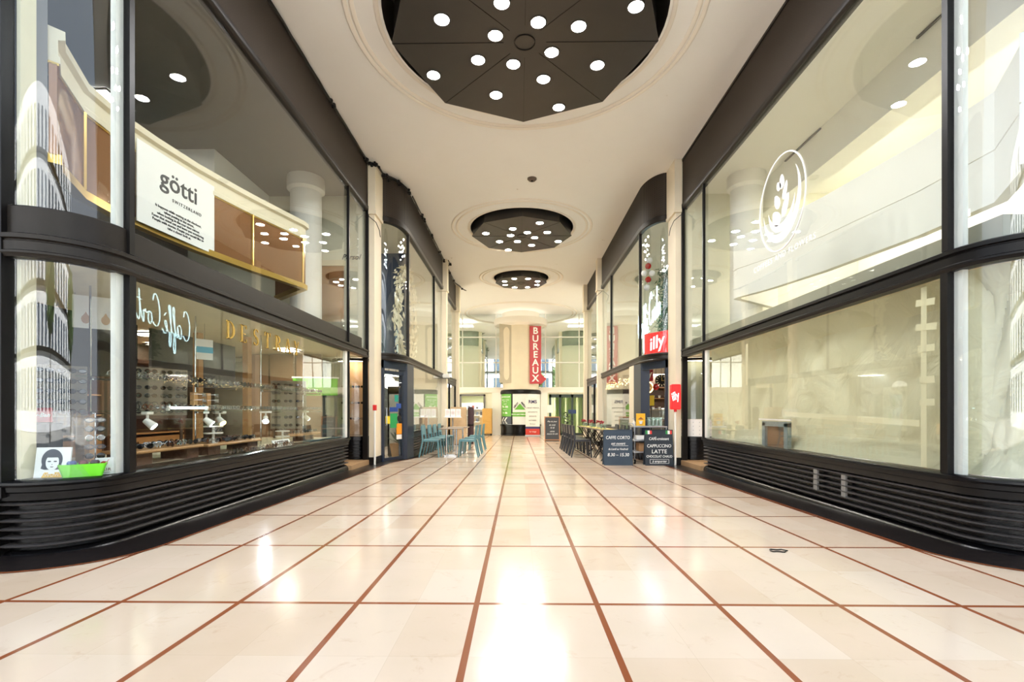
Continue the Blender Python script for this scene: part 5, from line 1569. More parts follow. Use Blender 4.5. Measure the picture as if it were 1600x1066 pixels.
# garland and baubles behind the curved pane
def garland(label, base, pts, n, spread, L, m, seed):
    r = random.Random(seed); t = thing('garland', label, 'garland', base)
    b = MB(); b.tube(pts, .012, 5); b.build('stem', M_BLACK, t)
    b = MB()
    N = len(pts) - 1
    for i in range(n):
        u = 1 + r.random() * (N - 1); k = min(int(u), N - 1); f = u - k
        p = Vector(pts[k]).lerp(Vector(pts[k + 1]), f) + Vector((max(-.3, min(.3, r.gauss(0, spread))), r.gauss(0, spread), r.uniform(-.05, .05)))
        d = Vector((r.gauss(0, 1), r.gauss(0, 1), r.gauss(-.3, .8))).normalized(); s_ = d.orthogonal().normalized() * L * .13; q = p + d * L * .5
        b.add([tuple(p), tuple(q + s_), tuple(p + d * L), tuple(q - s_)], [(0, 1, 2, 3)])
    b.build('foliage', m, t)
    return t
garland('hanging fir garland behind the curved pane above the coffee bar door', (4.26, 14.0, 2.62), [(0, 0, 3.07), (0, 0, 2.55), (.02, .05, 1.7), (0, 0, 1.0), (-.02, .05, .4), (0, 0, 0)], 2600, .15, .17, mat('fir needles', (52, 92, 62), .6, var=.3, scale=20), 5)
WBA = mat('white bauble', (232, 232, 230), .15, var=.02); RBA = mat('red bauble', (176, 30, 30), .15, var=.05)
for k, (px, py, m) in enumerate(((1014, 408, WBA), (1012, 417, RBA), (1006, 428, WBA), (1018, 428, WBA), (1012, 438, RBA), (1010, 450, WBA))):
    p = atY(px, py, 11.75)
    t = thing('bauble', ('topmost white bauble of the hanging cluster', 'upper red bauble of the hanging cluster', 'white bauble on the outer side of the hanging cluster', 'white bauble on the column side of the hanging cluster', 'lower red bauble of the hanging cluster', 'lowest white bauble of the hanging cluster')[k], 'bauble', p)
    b = MB(); b.sphere((0, 0, 0), .075, 16, 10); b.build('ball', m, t, smooth=True)
    b = MB(); b.cyl((0, 0, .07), (0, 0, .09), .014); b.build('cap', GOLD, t)
# script neon
def smooth_pts(P, k=6):
    out = []
    for i in range(len(P) - 1):
        p0 = P[max(i - 1, 0)]; p1 = P[i]; p2 = P[i + 1]; p3 = P[min(i + 2, len(P) - 1)]
        for j in range(k):
            u = j / k
            out.append(tuple(.5 * (2 * p1[c] + (p2[c] - p0[c]) * u + (2 * p0[c] - 5 * p1[c] + 4 * p2[c] - p3[c]) * u * u + (3 * p1[c] - p0[c] - 3 * p2[c] + p3[c]) * u ** 3) for c in (0, 1)))
    out.append(P[-1]); return out
caffe = [(.62, .80), (.55, .98), (.36, .98), (.14, .78), (.06, .45), (.16, .12), (.42, .02), (.66, .16)]
a_ = [(1.12, .40), (.95, .46), (.80, .28), (.84, .06), (1.0, .04), (1.13, .38), (1.12, .08), (1.22, .05), (1.36, .30), (1.52, .80), (1.46, .98), (1.38, .86), (1.36, .2), (1.34, -.42), (1.42, -.52), (1.50, -.30), (1.44, .04), (1.62, .20), (1.80, .70), (1.84, .95), (1.74, .98), (1.70, .8), (1.68, .1), (1.70, -.30), (1.80, -.34), (1.84, -.08), (1.80, .05), (2.0, .18), (2.2, .36), (2.12, .46), (2.02, .30), (2.06, .08), (2.22, .04), (2.40, .16)]
acc = [(2.06, .72), (2.22, .60)]
corto = [(3.12, .92), (3.04, 1.12), (2.86, 1.12), (2.66, .92), (2.58, .60), (2.68, .26), (2.92, .16), (3.12, .26)]
orto = [(3.40, .52), (3.26, .50), (3.20, .30), (3.32, .17), (3.46, .26), (3.46, .44), (3.38, .54), (3.60, .46), (3.68, .56), (3.70, .48), (3.80, .50), (3.78, .20), (3.86, .20), (4.02, .50), (4.12, 1.10), (4.08, .5), (4.10, .22), (4.20, .20), (4.34, .34)]
cross = [(3.94, .80), (4.28, .82)]
oo = [(4.56, .56), (4.42, .52), (4.38, .32), (4.48, .20), (4.62, .30), (4.62, .48), (4.54, .56), (4.74, .50)]
t = thing('neon_sign', 'white script neon sign hung inside the coffee bar upper window', 'neon sign', (3.62, 15.15, 3.18))
NEON = emit('ice white neon', (206, 244, 250), 9.0)
K = .92
for nm, P in (('tube', caffe), ('tube', a_), ('tube', acc), ('tube', corto), ('tube', orto), ('tube', cross), ('tube', oo)):
    pts = [(0, -u * .50, v * K + u * .05) for u, v in smooth_pts(P)]
    MB().tube(pts, .010, 6).build(nm, NEON, t)
b = MB()
for z in (.02, .9): b.tube([(.03, .05, z), (.03, -2.45, z + .25)], .007, 4)
for u in (-.1, -1.2, -2.3): b.tube([(.03, u, 0), (.03, u, 2.52)], .004, 4)
b.build('rack', EYE_M[2], t)
# things seen through the coffee bar door
MB().b2(3.3, 7.8, 15.8, 15.9, fz(15.8), 2.2).build('wall_shop', mat('dark bar wall', (84, 62, 48), .6, var=.3, scale=4), label='brown rear partition of the coffee bar', **ST)
def wallplate(x, y): return None
t = thing('square_sign', 'dark red square sign with white italic lettering inside the coffee bar door', 'sign', atY(1010, 596, 12.9))
MB().rbox((0, 0, .17), (.33, .03, .33), .006).build('plate', mat('deep red enamel', (140, 22, 34), .35), t)
text('lettering', 'illy', .21, WHT, t, (0, -.02, .17), (.97, 0, .22), (-.22, 0, .97), shear=.25, offset=.007)
MB().cyl((0, 0, .33), (0, 0, 2.2 - t.location[2]), .004, n=6).build('cord', M_BLACK, t)
t = thing('cup_sign', 'round glowing ring sign with a coffee cup inside the coffee bar door', 'sign', atY(1011, 605.5, 12.8))
b = MB(); b.tube([(.145 * cos(2 * pi * i / 32), 0, .145 * sin(2 * pi * i / 32)) for i in range(32)], .013, 6, closed=True); b.build('ring', emit('yellow neon', (255, 232, 150), 5.0), t)
b = MB(); b.cyl((0, .02, 0), (0, .03, 0), .14, n=24); b.build('disc', mat('brown disc', (120, 96, 70), .5), t)
b = MB(); b.lathe((0, -.0, -.05), [(.001, 0), (.035, 0), (.06, .06), (.001, .06)], 14); b.tube([(.055, 0, -.0), (.085, 0, -.01), (.045, 0, -.04)], .006, 4); b.sphere((0, 0, .045), .03, 10, 6); b.build('cup', PAPER, t, auto=50)
MB().cyl((0, 0, .145), (0, 0, 2.2 - t.location[2]), .004, n=6).build('cord', M_BLACK, t)
t = thing('wall_clock', 'round dark wall clock with pale marks inside the coffee bar', 'clock', atY(1033, 595, 13.0))
b = MB(); b.cyl((0, 0, 0), (0, .04, 0), .17, n=28); b.build('case', M_BLACK, t, auto=40)
for i in range(12): MB().box((.13 * sin(i * pi / 6), -.006, .13 * cos(i * pi / 6)), (.016, .008, .05), M=Matrix.Rotation(i * pi / 6, 3, 'Y')).build('hour_mark', CREAM, t)
b = MB(); b.box((.0, -.01, .04), (.012, .006, .10)); b.box((.03, -.01, 0), (.07, .006, .01)); b.build('hands', GOLD, t)
MB().cyl((0, .02, .17), (0, .02, 2.2 - t.location[2]), .004, n=6).build('cord', M_BLACK, t)
t = thing('bauble', 'single red bauble hanging beside the round cup sign', 'bauble', atY(1024, 605, 12.6)); b = MB(); b.sphere((0, 0, 0), .085, 16, 10); b.build('ball', RBA, t, smooth=True); MB().cyl((0, 0, .08), (0, 0, 2.2 - t.location[2]), .004, n=6).build('cord', M_BLACK, t)
t = thing('yellow_notice', 'bright yellow notice sheet inside the coffee bar door', 'notice', atY(1017, 634, 12.4)); MB().rbox((0, 0, .13), (.14, .01, .26), .002).build('sheet', mat('yellow sheet', (238, 204, 40), .5), t)
MB().cyl((0, .01, -1.0), (0, .01, .2), .010, n=6).build('post', M_BLACK, t); MB().cyl((0, .01, -1.12), (0, .01, -1.08), .12, n=16).build('foot', M_BLACK, t)
# bar counter with glass cabinet
y = 13.4; zf = fz(y)
t = thing('bar_counter', 'coffee bar counter with a glass cake cabinet on top', 'counter', (3.75, y, zf))
MB().rbox((.1, 0, .46), (1.5, .6, .92), .01).build('body', mat('grey bar front', (120, 116, 108), .5), t)
MB().rbox((.1, 0, .935), (1.6, .68, .03), .008).build('worktop', M_DWOOD, t)
MB().rbox((-.2, 0, 1.12), (.7, .5, .32), .02).build('glass_cabinet', JAR, t)
MB().rbox((-.2, 0, 1.0), (.66, .46, .02), .005).build('cabinet_tray', STEEL, t)
for k in range(3):
    t = thing('bottle', 'dark bottle on the coffee bar counter, %s' % ('nearest the cabinet', 'middle of three', 'farthest from the cabinet')[k], 'bottle', (4.1 + k * .16, y - .05, zf + .95))
    b = MB(); b.lathe((0, 0, 0), [(.001, 0), (.035, 0), (.035, .18), (.013, .23), (.013, .29), (.001, .29)], 14); b.build('bottle_body', mat('bottle glass dark', (40, 52, 40), .1), t, auto=50)
    b = MB(); b.cyl((0, 0, .06), (0, 0, .14), .0357, n=14, caps=False); b.build('label_band', (PAPER, mat('ochre label', (206, 160, 60), .5), PAPER)[k], t)
# shelves behind
t = thing('back_bar', 'dark shelf unit of cups behind the coffee bar counter', 'shelf unit', (4.55, 15.0, fz(15)))
MB().b2(-.8, .8, .14, .18, 0, 1.95).build('back_panel', M_DWOOD, t)
for z in (.9, 1.25, 1.6, 1.93): MB().b2(-.8, .8, -.12, .14, z, z + .02).build('shelf', M_WOOD, t)
for x in (-.8, .8): MB().b2(x - .02, x + .02, -.12, .16, 0, 1.95).build('side_panel', M_DWOOD, t)
for j, z in enumerate((.92, 1.27, 1.62)):
    for i in range(8):
        g = MB(); g.lathe((0, 0, 0), [(.001, 0), (.03, 0), (.042, .08), (.038, .08), (.026, .008), (.001, .008)], 12)
        g.build('cup', (PAPER, mat('terracotta cup', (170, 92, 60), .4), WPL)[(i + j) % 3] if False else PAPER, smooth=True, loc=(3.86 + i * .19, 15.0, fz(15) + z), label='white cup on the %s of the shelf unit behind the coffee bar' % ('lowest board', 'middle board', 'upper board')[j], cat='cup', group='cups on the %s bar board' % ('lowest', 'middle', 'upper')[j])
# string lights along the bar window
r = random.Random(9)
t = thing('string_lights', 'warm string lights draped inside the coffee bar lower window', 'string lights', (2.95, 14.6, 2.12))
pts = [(0, -1.6 + 4.0 * i / 80, -.10 - .14 * abs(sin(i * .42)) + .02 * r.random()) for i in range(81)]
MB().tube(pts, .003, 4).build('wire', M_BLACK, t)
b = MB()
for p in pts: b.sphere((p[0] + r.gauss(0, .02), p[1], p[2] - .01 - r.random() * .12), .009, 6, 4)
b.build('bulbs', emit('fairy bulb', (255, 214, 140), 12.0), t)
t = thing('low_cabinet', 'pale green cabinet front behind the coffee bar lower window', 'cabinet', (3.35, 15.2, fz(15.2)))
MB().b2(-.2, .2, -1.3, .55, .02, .95).build('body', mat('sage paint', (172, 184, 150), .5), t); MB().b2(-.24, .22, -1.32, .57, .95, .99).build('top', M_WHITE, t)

# ================================================================== RESTAURANT (second left shop)
# white leaf ring behind the curve
r = random.Random(21)
t = thing('leaf_ring', 'big ring of white paper leaves hung behind the upper curved pane on the left', 'leaf ring', (-3.10, 12.75, 3.52))
b = MB(); N = 40
rp = [(0, .95 * cos(2 * pi * i / N) , 1.22 * sin(2 * pi * i / N)) for i in range(N)]
b.tube(rp, .015, 5, closed=True); b.build('hoop', EYE_M[2], t)
b = MB()
for i in range(760):
    a = r.random() * 2 * pi; th = (.06 + .16 * max(0, -cos(a))) 
    p = Vector((r.gauss(0, .05), .95 * cos(a) + r.gauss(0, th * .6), 1.22 * sin(a) + r.gauss(0, .05)))
    d = Vector((r.gauss(0, .35), sin(a) * -.78 + r.gauss(0, .3), cos(a) + r.gauss(0, .3))).normalized(); L_ = .11 + .08 * r.random(); s_ = d.orthogonal().normalized() * L_ * .2; q = p + d * L_ * .5
    b.add([tuple(p), tuple(q + s_), tuple(p + d * L_), tuple(q - s_)], [(0, 1, 2, 3)])
b.build('leaves', mat('ivory paper leaf', (226, 218, 190), .6, var=.08), t)
b = MB(); b.tube([(0, 0, 1.22), (0, 0, 2.2)], .004, 4); b.build('cord', EYE_M[2], t)
MB().b2(-3.5, -3.42, 12.2, 17.2, 2.38, 5.3).build('wall_shop', mat('navy interior panel', (52, 66, 92), .5, var=.06), label='navy panel inside the left restaurant upper window', **ST) if False else None
MB().b2(-4.75, -4.70, 10.7, 17.3, -.2, 2.2).build('wall_shop', mat('slate restaurant wall', (74, 80, 82), .6, var=.2, scale=3), label='dark slate wall inside the left restaurant', **ST)
MB().b2(-4.6, -3.32, 14.1, 14.2, 2.38, 5.65).build('wall_shop', mat('navy interior panel', (52, 66, 92), .5, var=.06), label='navy panel behind the leaf ring', **ST)
# glazed door with stickers
t = thing('entrance_door', 'navy framed glass door covered in stickers in the left doorway', 'door', (-3.10, 11.38, fz(11.3)), atan2(.74, .33))
MB().b2(-.34, .34, -.004, .004, .06, 2.05).build('glass', M_GLASS, t)
b = MB()
b.b2(-.38, -.33, -.02, .02, .02, 2.10); b.b2(.33, .38, -.02, .02, .02, 2.10); b.b2(-.38, .38, -.02, .02, 2.04, 2.12); b.b2(-.38, .38, -.02, .02, .02, .09); b.build('frame', NAVYF, t)
for (u, z, w, h, c, nm) in ((.02, .78, .26, .34, (40, 150, 84), 'green sheet'), (.22, .62, .20, .26, (236, 150, 36), 'orange sheet'), (.22, .50, .20, .11, (236, 232, 226), 'white slip'), (.02, 1.16, .30, .11, (40, 70, 140), 'blue sticker'), (.2, 1.24, .18, .12, (52, 84, 160), 'blue sticker'), (-.2, .88, .16, .18, (230, 206, 50), 'yellow sticker'), (.12, 1.40, .14, .16, (40, 150, 130), 'teal sticker')):
    MB().b2(u - w / 2, u + w / 2, -.008, -.005, z, z + h).build('sticker', mat(nm + str(c), c, .45), t)
b = MB(); b.cyl((.22, -.005, 1.0), (.22, -.009, 1.0), .075, n=20); b.build('sticker', mat('black disc', (30, 30, 30), .4), t)
b = MB(); b.tube([(-.30, -.02, .85), (-.30, -.06, .85), (-.30, -.06, 1.25), (-.30, -.02, 1.25)], .012, 6); b.build('handle', STEEL, t)
t = thing('wood_planter', 'tapered wooden planter just inside the left doorway', 'planter', (-3.12, 12.05, fz(12)))
b = MB(); b.add([(-.14, -.14, 0), (.14, -.14, 0), (.14, .14, 0), (-.14, .14, 0), (-.19, -.19, .38), (.19, -.19, .38), (.19, .19, .38), (-.19, .19, .38), (-.16, -.16, .36), (.16, -.16, .36), (.16, .16, .36), (-.16, .16, .36)], [(0, 3, 2, 1), (0, 1, 5, 4), (1, 2, 6, 5), (2, 3, 7, 6), (3, 0, 4, 7), (4, 5, 9, 8), (5, 6, 10, 9), (6, 7, 11, 10), (7, 4, 8, 11), (8, 9, 10, 11)])
b.build('tub', M_WOOD, t)
b = MB()
for q in range(60):
    a = rf.random() * 6.28; e = .3 + rf.random() * 1.1; L_ = .2 + rf.random() * .3
    d = Vector((cos(a) * cos(e), sin(a) * cos(e), sin(e))); p = Vector((0, 0, .36)); s_ = d.cross(Vector((0, 0, 1))).normalized() * .03; m_ = p + d * L_ * .55
    b.add([tuple(p), tuple(m_ + s_), tuple(p + d * L_), tuple(m_ - s_)], [(0, 1, 2, 3)])
b.build('foliage', mat('grey green leaf', (120, 128, 108), .6, var=.2), t)
for k, (px, py) in enumerate(((607, 598), (618, 605))):
    p = atY(px, py, 13.2 + k * .4)
    t = thing('globe_lamp', 'white globe pendant seen through the left doorway, %s' % ('nearer the column' if k == 0 else 'nearer the navy post'), 'pendant lamp', p)
    b = MB(); b.sphere((0, 0, 0), .17, 20, 12); b.build('globe', emit('opal globe', (255, 248, 236), 1.6), t, smooth=True)
    MB().cyl((0, 0, .17), (0, 0, 2.19 - p[2]), .006, n=6).build('cord', M_BLACK, t)
# drinks fridge with bottles
y = 13.1
t = thing('drinks_fridge', 'lit white drinks fridge with a glass front in the left restaurant window', 'fridge', (-3.30, y, fz(y)))
b = MB(); b.b2(-.30, -.26, -.35, .35, 0, 1.85); b.b2(-.30, .28, -.35, -.31, 0, 1.85); b.b2(-.30, .28, .31, .35, 0, 1.85); b.b2(-.30, .28, -.35, .35, 0, .25); b.b2(-.30, .28, -.35, .35, 1.65, 1.85); b.build('cabinet', WPL, t)
for z in (.25, .60, .95, 1.30): MB().b2(-.26, .24, -.31, .31, z, z + .012).build('shelf', STEEL, t)
MB().b2(.27, .28, -.31, .31, .27, 1.63).build('glass_door', M_GLASS, t)
MB().b2(-.25, -.24, -.29, .29, .30, 1.62).build('light_panel', emit('fridge light', (206, 240, 255), 3.0), t)
bc = [(70, 160, 200), (60, 150, 90), (226, 226, 226), (200, 60, 50), (40, 110, 170)]
for j, z in enumerate((.262, .612, .962, 1.312)):
    for i in range(5):
        b = MB(); b.lathe((0, 0, 0), [(.001, 0), (.032, 0), (.032, .14), (.012, .19), (.012, .23), (.001, .23)], 12)
        b.build('drink_bottle', mat('drink %d' % ((i + j) % 5), bc[(i + j) % 5], .2), auto=50, loc=(-3.14, y - .24 + i * .12, fz(y) + z), label='%s drink bottle on the %s fridge shelf' % (('light blue', 'green', 'white', 'red', 'dark blue')[(i + j) % 5], ('lowest', 'second', 'third', 'top')[j]), cat='bottle')
t = thing('restaurant_counter', 'pale wooden counter behind the left restaurant window', 'counter', (-3.6, 15.4, fz(15.4)))
MB().b2(-.3, .3, -1.1, 1.2, 0, 1.02).build('body', mat('pale ash', (190, 170, 140), .5, var=.1), t); MB().b2(-.34, .34, -1.14, 1.24, 1.02, 1.06).build('worktop', M_WHITE, t)
t = thing('window_poster', 'dark maroon poster low in the left restaurant window', 'poster', (-2.93, 14.55, .56)); MB().b2(-.006, .006, -.22, .22, 0, .34).build('sheet', mat('maroon poster', (92, 30, 44), .5), t)

# ================================================================== THIRD BAY AND ROTUNDA THINGS
for s in (-1, 1):
    mr = s > 0
    b = MB(mr); y0, y1 = 17.7, 20.8
    z = fz(19)
    for y in (17.62, 19.1, 20.85): b.b2(-2.92, -2.84, y - .03, y + .03, z - .05, 2.2)
    b.b2(-2.92, -2.84, 17.6, 20.9, 2.08, 2.2); b.b2(-2.92, -2.84, 17.6, 20.9, z - .06, z + .10)
    b.build('door_frame', M_BLACK, label='black door frame of the third %s shop' % NM(s), **ST)
    MB(mr).b2(-2.885, -2.875, 17.65, 20.82, z + .1, 2.08).build(window_name(), M_GLASS, label='lower glazing of the third %s shop' % NM(s), **ST)
t = thing('wood_screen', 'pale wood panelled stand beside the second left column', 'stand', (-2.35, 17.9, fz(17.9)))
MB().rbox((0, 0, .70), (.55, .30, 1.40), .008).build('body', mat('ash veneer', (196, 168, 132), .5, var=.14, scale=7), t); MB().rbox((0, 0, .01), (.6, .34, .02), .004).build('foot', M_BLACK, t)
t = thing('shelf_counter', 'narrow white shelf counter on one steel leg in front of the pale wood stand', 'counter', (-2.45, 17.0, fz(17)))
MB().rbox((0, 0, 1.02), (.60, .34, .03), .008).build('top', M_WHITE, t); MB().cyl((.0, 0, 0), (0, 0, 1.0), .022, n=12).build('leg', STEEL, t); MB().rbox((0, 0, .012), (.4, .34, .02), .01).build('foot', STEEL, t)
for k in range(3):
    t = thing('paper_menu', 'white paper menu standing on the narrow shelf counter, %s' % ('nearest the window', 'middle one', 'nearest the walkway')[k], 'menu', (-2.63 + k * .19, 16.98, fz(17) + 1.037))
    MB().box((0, 0, .14), (.17, .006, .28), M=Matrix.Rotation(-.1, 3, 'X')).build('sheet', PAPER, t)
    b = MB()
    for q in range(5): b.box((0, -.012, .06 + q * .04), (.11, .003, .008))
    b.build('print', mat('pink print', (200, 120, 124), .5), t)
t = thing('rolled_banner', 'tall dark plum rolled parasol cover beside the pale wood stand', 'rolled cover', (-1.95, 18.4, fz(18.4)))
b = MB(); b.lathe((0, 0, 0), [(.001, 0), (.11, 0), (.12, .1), (.12, 1.35), (.07, 1.42), (.001, 1.42)], 16); b.build('cover', mat('dark plum cloth', (58, 36, 42), .7, var=.1), t, smooth=True)
b = MB(); b.lathe((0, 0, .7), [(.121, 0), (.125, .01), (.125, .04), (.121, .05)], 16); b.build('strap', M_BLACK, t)
t = thing('emergency_light', 'small white box light fixed to the second left column', 'emergency light', (-2.70, 17.22, 2.20))
MB().rbox((-.04, 0, .07), (.30, .12, .14), .01).build('body', WPL, t); MB().rbox((-.04, 0, -.012), (.26, .10, .02), .006).build('diffuser', M_GREY, t)
# roll up banner
t = thing('roll_up_banner', 'white standing banner with a dark emblem and a red foot beside the pillar', 'banner', (.62, 25.4, fz(25.4)))
MB().rbox((0, 0, .04), (.80, .22, .08), .02).build('base', STEEL, t)
MB().b2(-.375, .375, -.01, .01, .08, 2.02).build('sheet', mat('banner white', (238, 236, 230), .45, var=.01), t)
MB().b2(-.375, .375, -.014, -.01, .08, .40).build('red_band', mat('banner red', (206, 60, 46), .45), t)
MB().b2(-.375, .375, -.014, -.01, .40, .52).build('blue_band', mat('banner indigo', (64, 60, 110), .45), t)
text('lettering', 'RMS', .24, mat('indigo print', (60, 60, 104), .45), t, (0, -.016, 1.82), (1, 0, 0), (0, 0, 1), offset=.006)
for z, tx in ((1.50, 'CABINET MÉDICAL'), (1.28, 'ARCHITECTE'), (1.06, 'AVOCATS'), (.84, 'NOTAIRES'), (.66, 'Bureaux')): text('lettering', tx, .085, DKT, t, (0, -.016, z), (1, 0, 0), (0, 0, 1))
text('lettering', '1er étage', .10, WHT, t, (0, -.020, .25), (1, 0, 0), (0, 0, 1))
# wooden cabinet on castors
t = thing('wooden_cabinet', 'honey wood cabinet on castors by the left end doorway', 'cabinet', (-1.86, 26.82, fz(26.82)))
OAK = mat('yellow oak', (206, 160, 84), .45, var=.12, scale=6)
MB().rbox((0, 0, .80), (.54, .46, 1.40), .015).build('body', OAK, t)
for z in (.45, 1.1): MB().rbox((0, -.235, z), (.48, .02, .60), .006).build('door', OAK, t)
for x in (-.22, .22): MB().cyl((x - .02, -.16, .055), (x + .02, -.18, .055), .055, n=12).build('castor', M_BLACK, t)
for x in (-.22, .22): MB().cyl((x - .02, .16, .055), (x + .02, .16, .055), .055, n=12).build('castor', M_BLACK, t)
# end doorways
b = MB(); z = fz(27.2)
b.b2(-3.45, -3.35, YB - .05, YB + .1, z, 1.94); b.b2(-2.10, -2.0, YB - .05, YB + .1, z, 1.94); b.b2(-3.45, -2.0, YB - .05, YB + .1, 1.84, 1.94)
b.build('door_1', M_GREY, label='grey framed open doorway in the end wall on the left', **ST)
DKG = mat('dark green door frame', (48, 62, 58), .4, var=.06)
b = MB()
for x in (1.66, 2.22, 2.9, 3.55, 4.26): b.b2(x - .06, x + .06, YB - .03, YB + .08, z, 1.94)
b.b2(1.6, 4.3, YB - .03, YB + .08, 1.76, 1.94); b.b2(1.6, 4.3, YB - .03, YB + .08, z, z + .12)
b.build('door_2', DKG, label='dark green glazed doors in the end wall on the right', **ST)
MB().b2(1.66, 4.26, YB + .02, YB + .03, z + .1, 1.85).build(window_name(), M_GLASS, label='glass of the dark green end doors', **ST)
t = thing('door_notice', 'white notice sheet on the dark green end door', 'notice', (1.66, YB - .034, .9)); MB().b2(-.16, .16, -.004, .004, 0, .44).build('sheet', PAPER, t)
t = thing('door_sign', 'small blue sign on the dark green end doors', 'sign', (2.9, YB - .035, .85)); MB().b2(-.22, .22, -.005, .005, 0, .22).build('plate', mat('blue sign', (40, 62, 110), .4), t)
for k, x in enumerate((2.35, 3.0, 3.7)):
    b = MB(); n = 24
    vs = [(x - .28 + .56 * i / n, 28.6 + .05 * sin(i * 1.7), zz) for i in range(n + 1) for zz in (z + .02, 2.06)]
    b.add(vs, [(2 * i, 2 * i + 2, 2 * i + 3, 2 * i + 1) for i in range(n)])
    b.build('curtain', mat('pale green drape', (168, 200, 128), .7, var=.06), smooth=True, label='pale green pleated drape behind the end doors, %s' % ('nearest the pillar', 'middle one', 'farthest from the pillar')[k], cat='curtain')
for k, (x, h) in enumerate(((2.55, 1.2), (3.9, 1.0))):
    t = thing('potted_plant', 'dark leafy potted plant before the dark green end doors, %s' % ('nearer the pillar' if k == 0 else 'farther from the pillar'), 'plant', (x, 26.7, fz(26.7)))
    b = MB(); b.lathe((0, 0, 0), [(.001, 0), (.16, 0), (.20, .34), (.001, .32)], 18); b.build('pot', M_BLACK, t, auto=40)
    b = MB()
    for q in range(140):
        a = rf.random() * 6.28; hh = .3 + rf.random() * h * .8; rr = .30 * rf.random()
        p = Vector((rr * cos(a), rr * sin(a), hh)); d = Vector((cos(a), sin(a), .5 * rf.random())).normalized(); s_ = d.cross(Vector((0, 0, 1))).normalized() * .05
        b.add([tuple(p), tuple(p + d * .1 + s_), tuple(p + d * .22), tuple(p + d * .1 - s_)], [(0, 1, 2, 3)])
    b.build('foliage', mat('deep green leaf', (40, 62, 44), .5, var=.3), t)
# store behind the left doorway
t = thing('store_shelf', 'white shelf unit of small goods in the store beyond the left end doorway', 'shelf unit', (-2.7, 30.2, fz(30)))
MB().b2(-1.2, 1.2, .15, .2, 0, 1.9).build('back_panel', M_WHITE, t)
for zz in (.3, .7, 1.1, 1.5): MB().b2(-1.2, 1.2, -.2, .2, zz, zz + .03).build('shelf', M_WHITE, t)
for j, zz in enumerate((.33, .73, 1.13, 1.53)):
    for i in range(9):
        rr = random.Random(i * 7 + j)
        h = .12 + .14 * rr.random(); c = rr.choice(((60, 56, 54), (150, 110, 80), (90, 96, 104), (196, 190, 180), (120, 60, 50)))
        MB().rbox((0, 0, h / 2), (.14, .16, h), .01).build('goods_box', mat('goods %s' % (c,), c, .5), loc=(-3.75 + i * .26, 30.15, fz(30) + zz), label='small box on the store shelves beyond the left end doorway', cat='box', group='boxes on the store shelves')
t = thing('store_counter', 'pale wood counter in the store beyond the left end doorway', 'counter', (-2.15, 28.7, fz(28.7))); MB().rbox((0, 0, .5), (.5, .7, 1.0), .01).build('body', mat('light maple', (226, 196, 146), .45, var=.08), t); MB().rbox((0, 0, 1.02), (.56, .76, .04), .008).build('top', M_WHITE, t)

# ================================================================== SMALL FITTINGS
def cable(label, pts, ties, seed):
    r = random.Random(seed)
    t = thing('cable_run', label, 'cable', (0, 0, 0))
    MB().tube(pts, .016, 6).build('cable', M_BLACK, t, smooth=True)
    MB().tube([(p[0] + r.gauss(0, .008), p[1], p[2] - .028 + r.gauss(0, .006)) for p in pts], .011, 5).build('cable', M_BLACK, t, smooth=True)
    for q in ties:
        p = Vector(pts[q]); b = MB()
        for k in range(7):
            o = Vector((r.gauss(0, .012), r.gauss(0, .05), r.gauss(-.015, .014))); b.sphere(tuple(p + o), .026 + .016 * r.random(), 6, 4)
        b.build('clump', M_BLACK, t)
cable('black cable run with tied clumps under the ceiling along the first left fascia', [(-3.365, 5.2 + i * .2, 6.39 + .006 * sin(i * 2.1)) for i in range(27)], (16, 25), 4)
cable('black tied cable wrapped round the head of the first left column', [(-3.33, 10.43, 6.41), (-3.22, 10.44, 6.41), (-3.20, 10.6, 6.41), (-3.20, 10.9, 6.41), (-3.17, 11.04, 6.41)], (0, 1, 3), 5)
cable('black cable bent round the curved fascia of the second left shop', [(p[0] + .06, p[1] - .05, 6.39) for p in P2A], (2, 6, 11), 6)
cable('black tied cable along the straight fascia of the second left shop', [(-2.775, 12.0 + i * .3, 6.39 + .006 * sin(i * 1.7)) for i in range(18)], (4, 5, 9, 14, 17), 7)
cable('black cable past the second left column towards the rotunda', [(-2.64, 17.22, 6.41), (-2.63, 17.62, 6.41), (-2.78, 17.9, 6.39)] + [(-2.78, 18.2 + .4 * i, 6.39) for i in range(6)] + [(-2.66, 20.7, 6.40), (-2.6, 21.1, 6.38), (-2.45, 21.4, 6.36)], (1, 4, 7, 10), 8)
for s, Y in ((-1, 10.47), (1, 10.47), (1, 17.27)):
    t = thing('cable_loop', 'thin black cable looped round the top of the %s column' % ('first left' if s < 0 else ('first right' if Y < 12 else 'second right')), 'cable', (0, 0, 0))
    x = (3.28 if Y < 12 else 2.72) * s
    pts = [(x + s * .14, Y - .04, 5.30), (x + s * .05, Y - .05, 5.22), (x - s * .05, Y - .02, 5.14), (x - s * .06, Y + .2, 5.05), (x - s * .04, Y + .35, 4.95)]
    MB().tube(pts, .008, 5).build('cable', M_BLACK, t, smooth=True)
t = thing('smoke_detector', 'small dark round detector on the ceiling between the first two lamps', 'detector', (.19, 11.3, 6.48))
b = MB(); b.lathe((0, 0, 0), [(.11, .0), (.11, -.02), (.08, -.05), (.001, -.055)], 20); b.build('body', mat('brown plastic', (96, 84, 72), .5), t, auto=40)
b = MB(); b.lathe((0, 0, -.05), [(.03, 0), (.03, -.02), (.001, -.022)], 12); b.build('sensor', M_BLACK, t)
t = MB(); t.tube([(.055 * cos(2 * pi * i / 20) + (.02 if i == 0 else 0), .035 * sin(2 * pi * i / 20) + .012 * sin(i), .006) for i in range(20)], .0045, 6, closed=True)
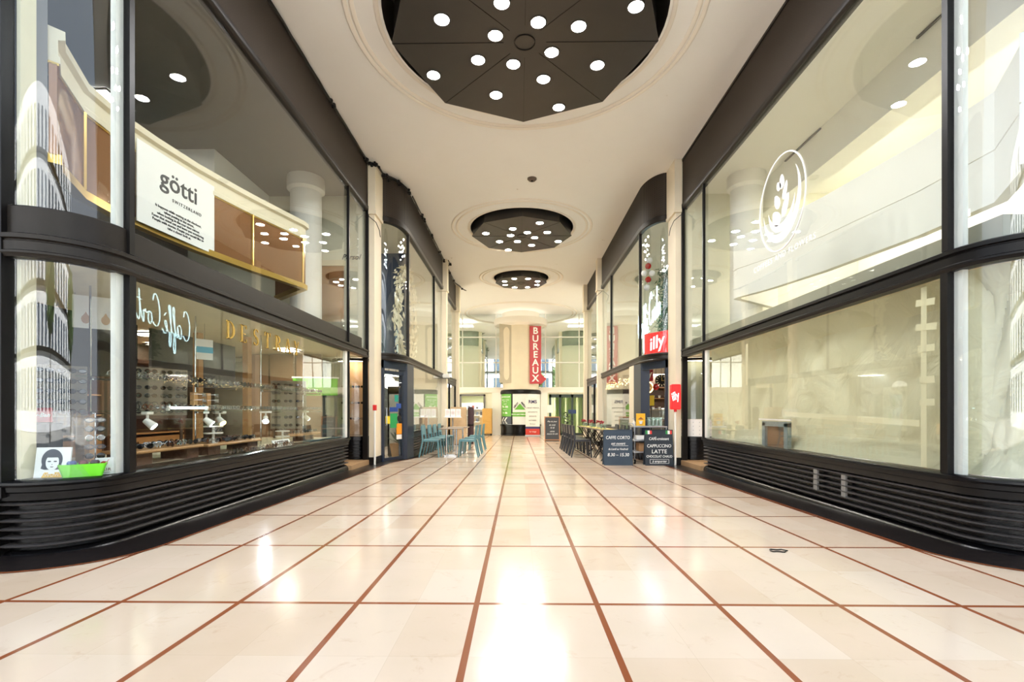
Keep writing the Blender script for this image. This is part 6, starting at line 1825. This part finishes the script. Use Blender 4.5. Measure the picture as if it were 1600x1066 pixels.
t.build('elastic_band', M_BLACK, smooth=True, loc=(1.89, 3.78, fz(3.78)), label='small black elastic loop lying on the tiles near the right shopfront', cat='elastic band')
# narrow brass boxes in the right plinth (exposed clips)
for k, y in enumerate((5.85, 5.35)):
    MB().rbox((3.455, y, .22), (.03, .07, .26), .004).build('louvre_bracket', mat('bare bracket metal', (130, 126, 120), .5, var=.2), label='bare metal bracket showing between the right plinth louvres, %s' % ('farther from the street' if k == 0 else 'nearer the street'), cat='bracket')

# ================================================================== STREET BEHIND THE CAMERA (seen in the reflections)
t = thing('street_building', 'pale stone street building reflected in the curved panes', 'building', (0, -24, 0))
b = MB(); b.b2(-26, 26, -4, 0, 0, 17); b.build('facade', mat('pale paris stone', (216, 218, 220), .8, var=.06, scale=.6), t)
b = MB()
for i in range(20):
    for j in range(5):
        x = -25 + i * 2.6; zz = 1.0 + j * 3.2
        b.b2(x, x + 1.2, 0, .06, zz, zz + 2.1)
b.build('windows', mat('dark window glass', (58, 70, 84), .15), t)
b = MB()
for j in range(1, 5): b.b2(-26, 26, 0, .35, .7 + j * 3.2, .95 + j * 3.2)
b.build('balcony_line', M_BLACK, t)
for k, (x, y) in enumerate(((1.5, -13), (14, -13))):
    r = random.Random(30 + k)
    t = thing('street_tree', 'green street tree on the pavement, %s' % ('reflected in the end glazing', 'reflected in the right panes')[k], 'tree', (x, y, -.02))
    b = MB(); b.tube([(0, 0, 0), (.1, 0, 2), (0, .1, 4.2)], [.20, .16, .10], 8)
    for q in range(6):
        a = q * 1.05; b.tube([(0, .05, 3.0 + .15 * q), (1.2 * cos(a), 1.2 * sin(a), 5 + .2 * q)], [.08, .03], 5)
    b.build('trunk', mat('grey bark', (104, 92, 80), .8, var=.2), t, smooth=True)
    b = MB()
    for q in range(1600):
        d = Vector((r.gauss(0, 1), r.gauss(0, 1), r.gauss(0, .9))).normalized() * (1.9 * r.random() ** .4)
        p = Vector((0, 0, 5.4)) + d; e = Vector((r.gauss(0, 1), r.gauss(0, 1), r.gauss(0, 1))).normalized(); s_ = e.orthogonal().normalized() * .14
        b.add([tuple(p), tuple(p + e * .2 + s_), tuple(p + e * .42), tuple(p + e * .2 - s_)], [(0, 1, 2, 3)])
    b.build('crown', mat('street leaf', (88, 116, 66), .6, var=.3), t)
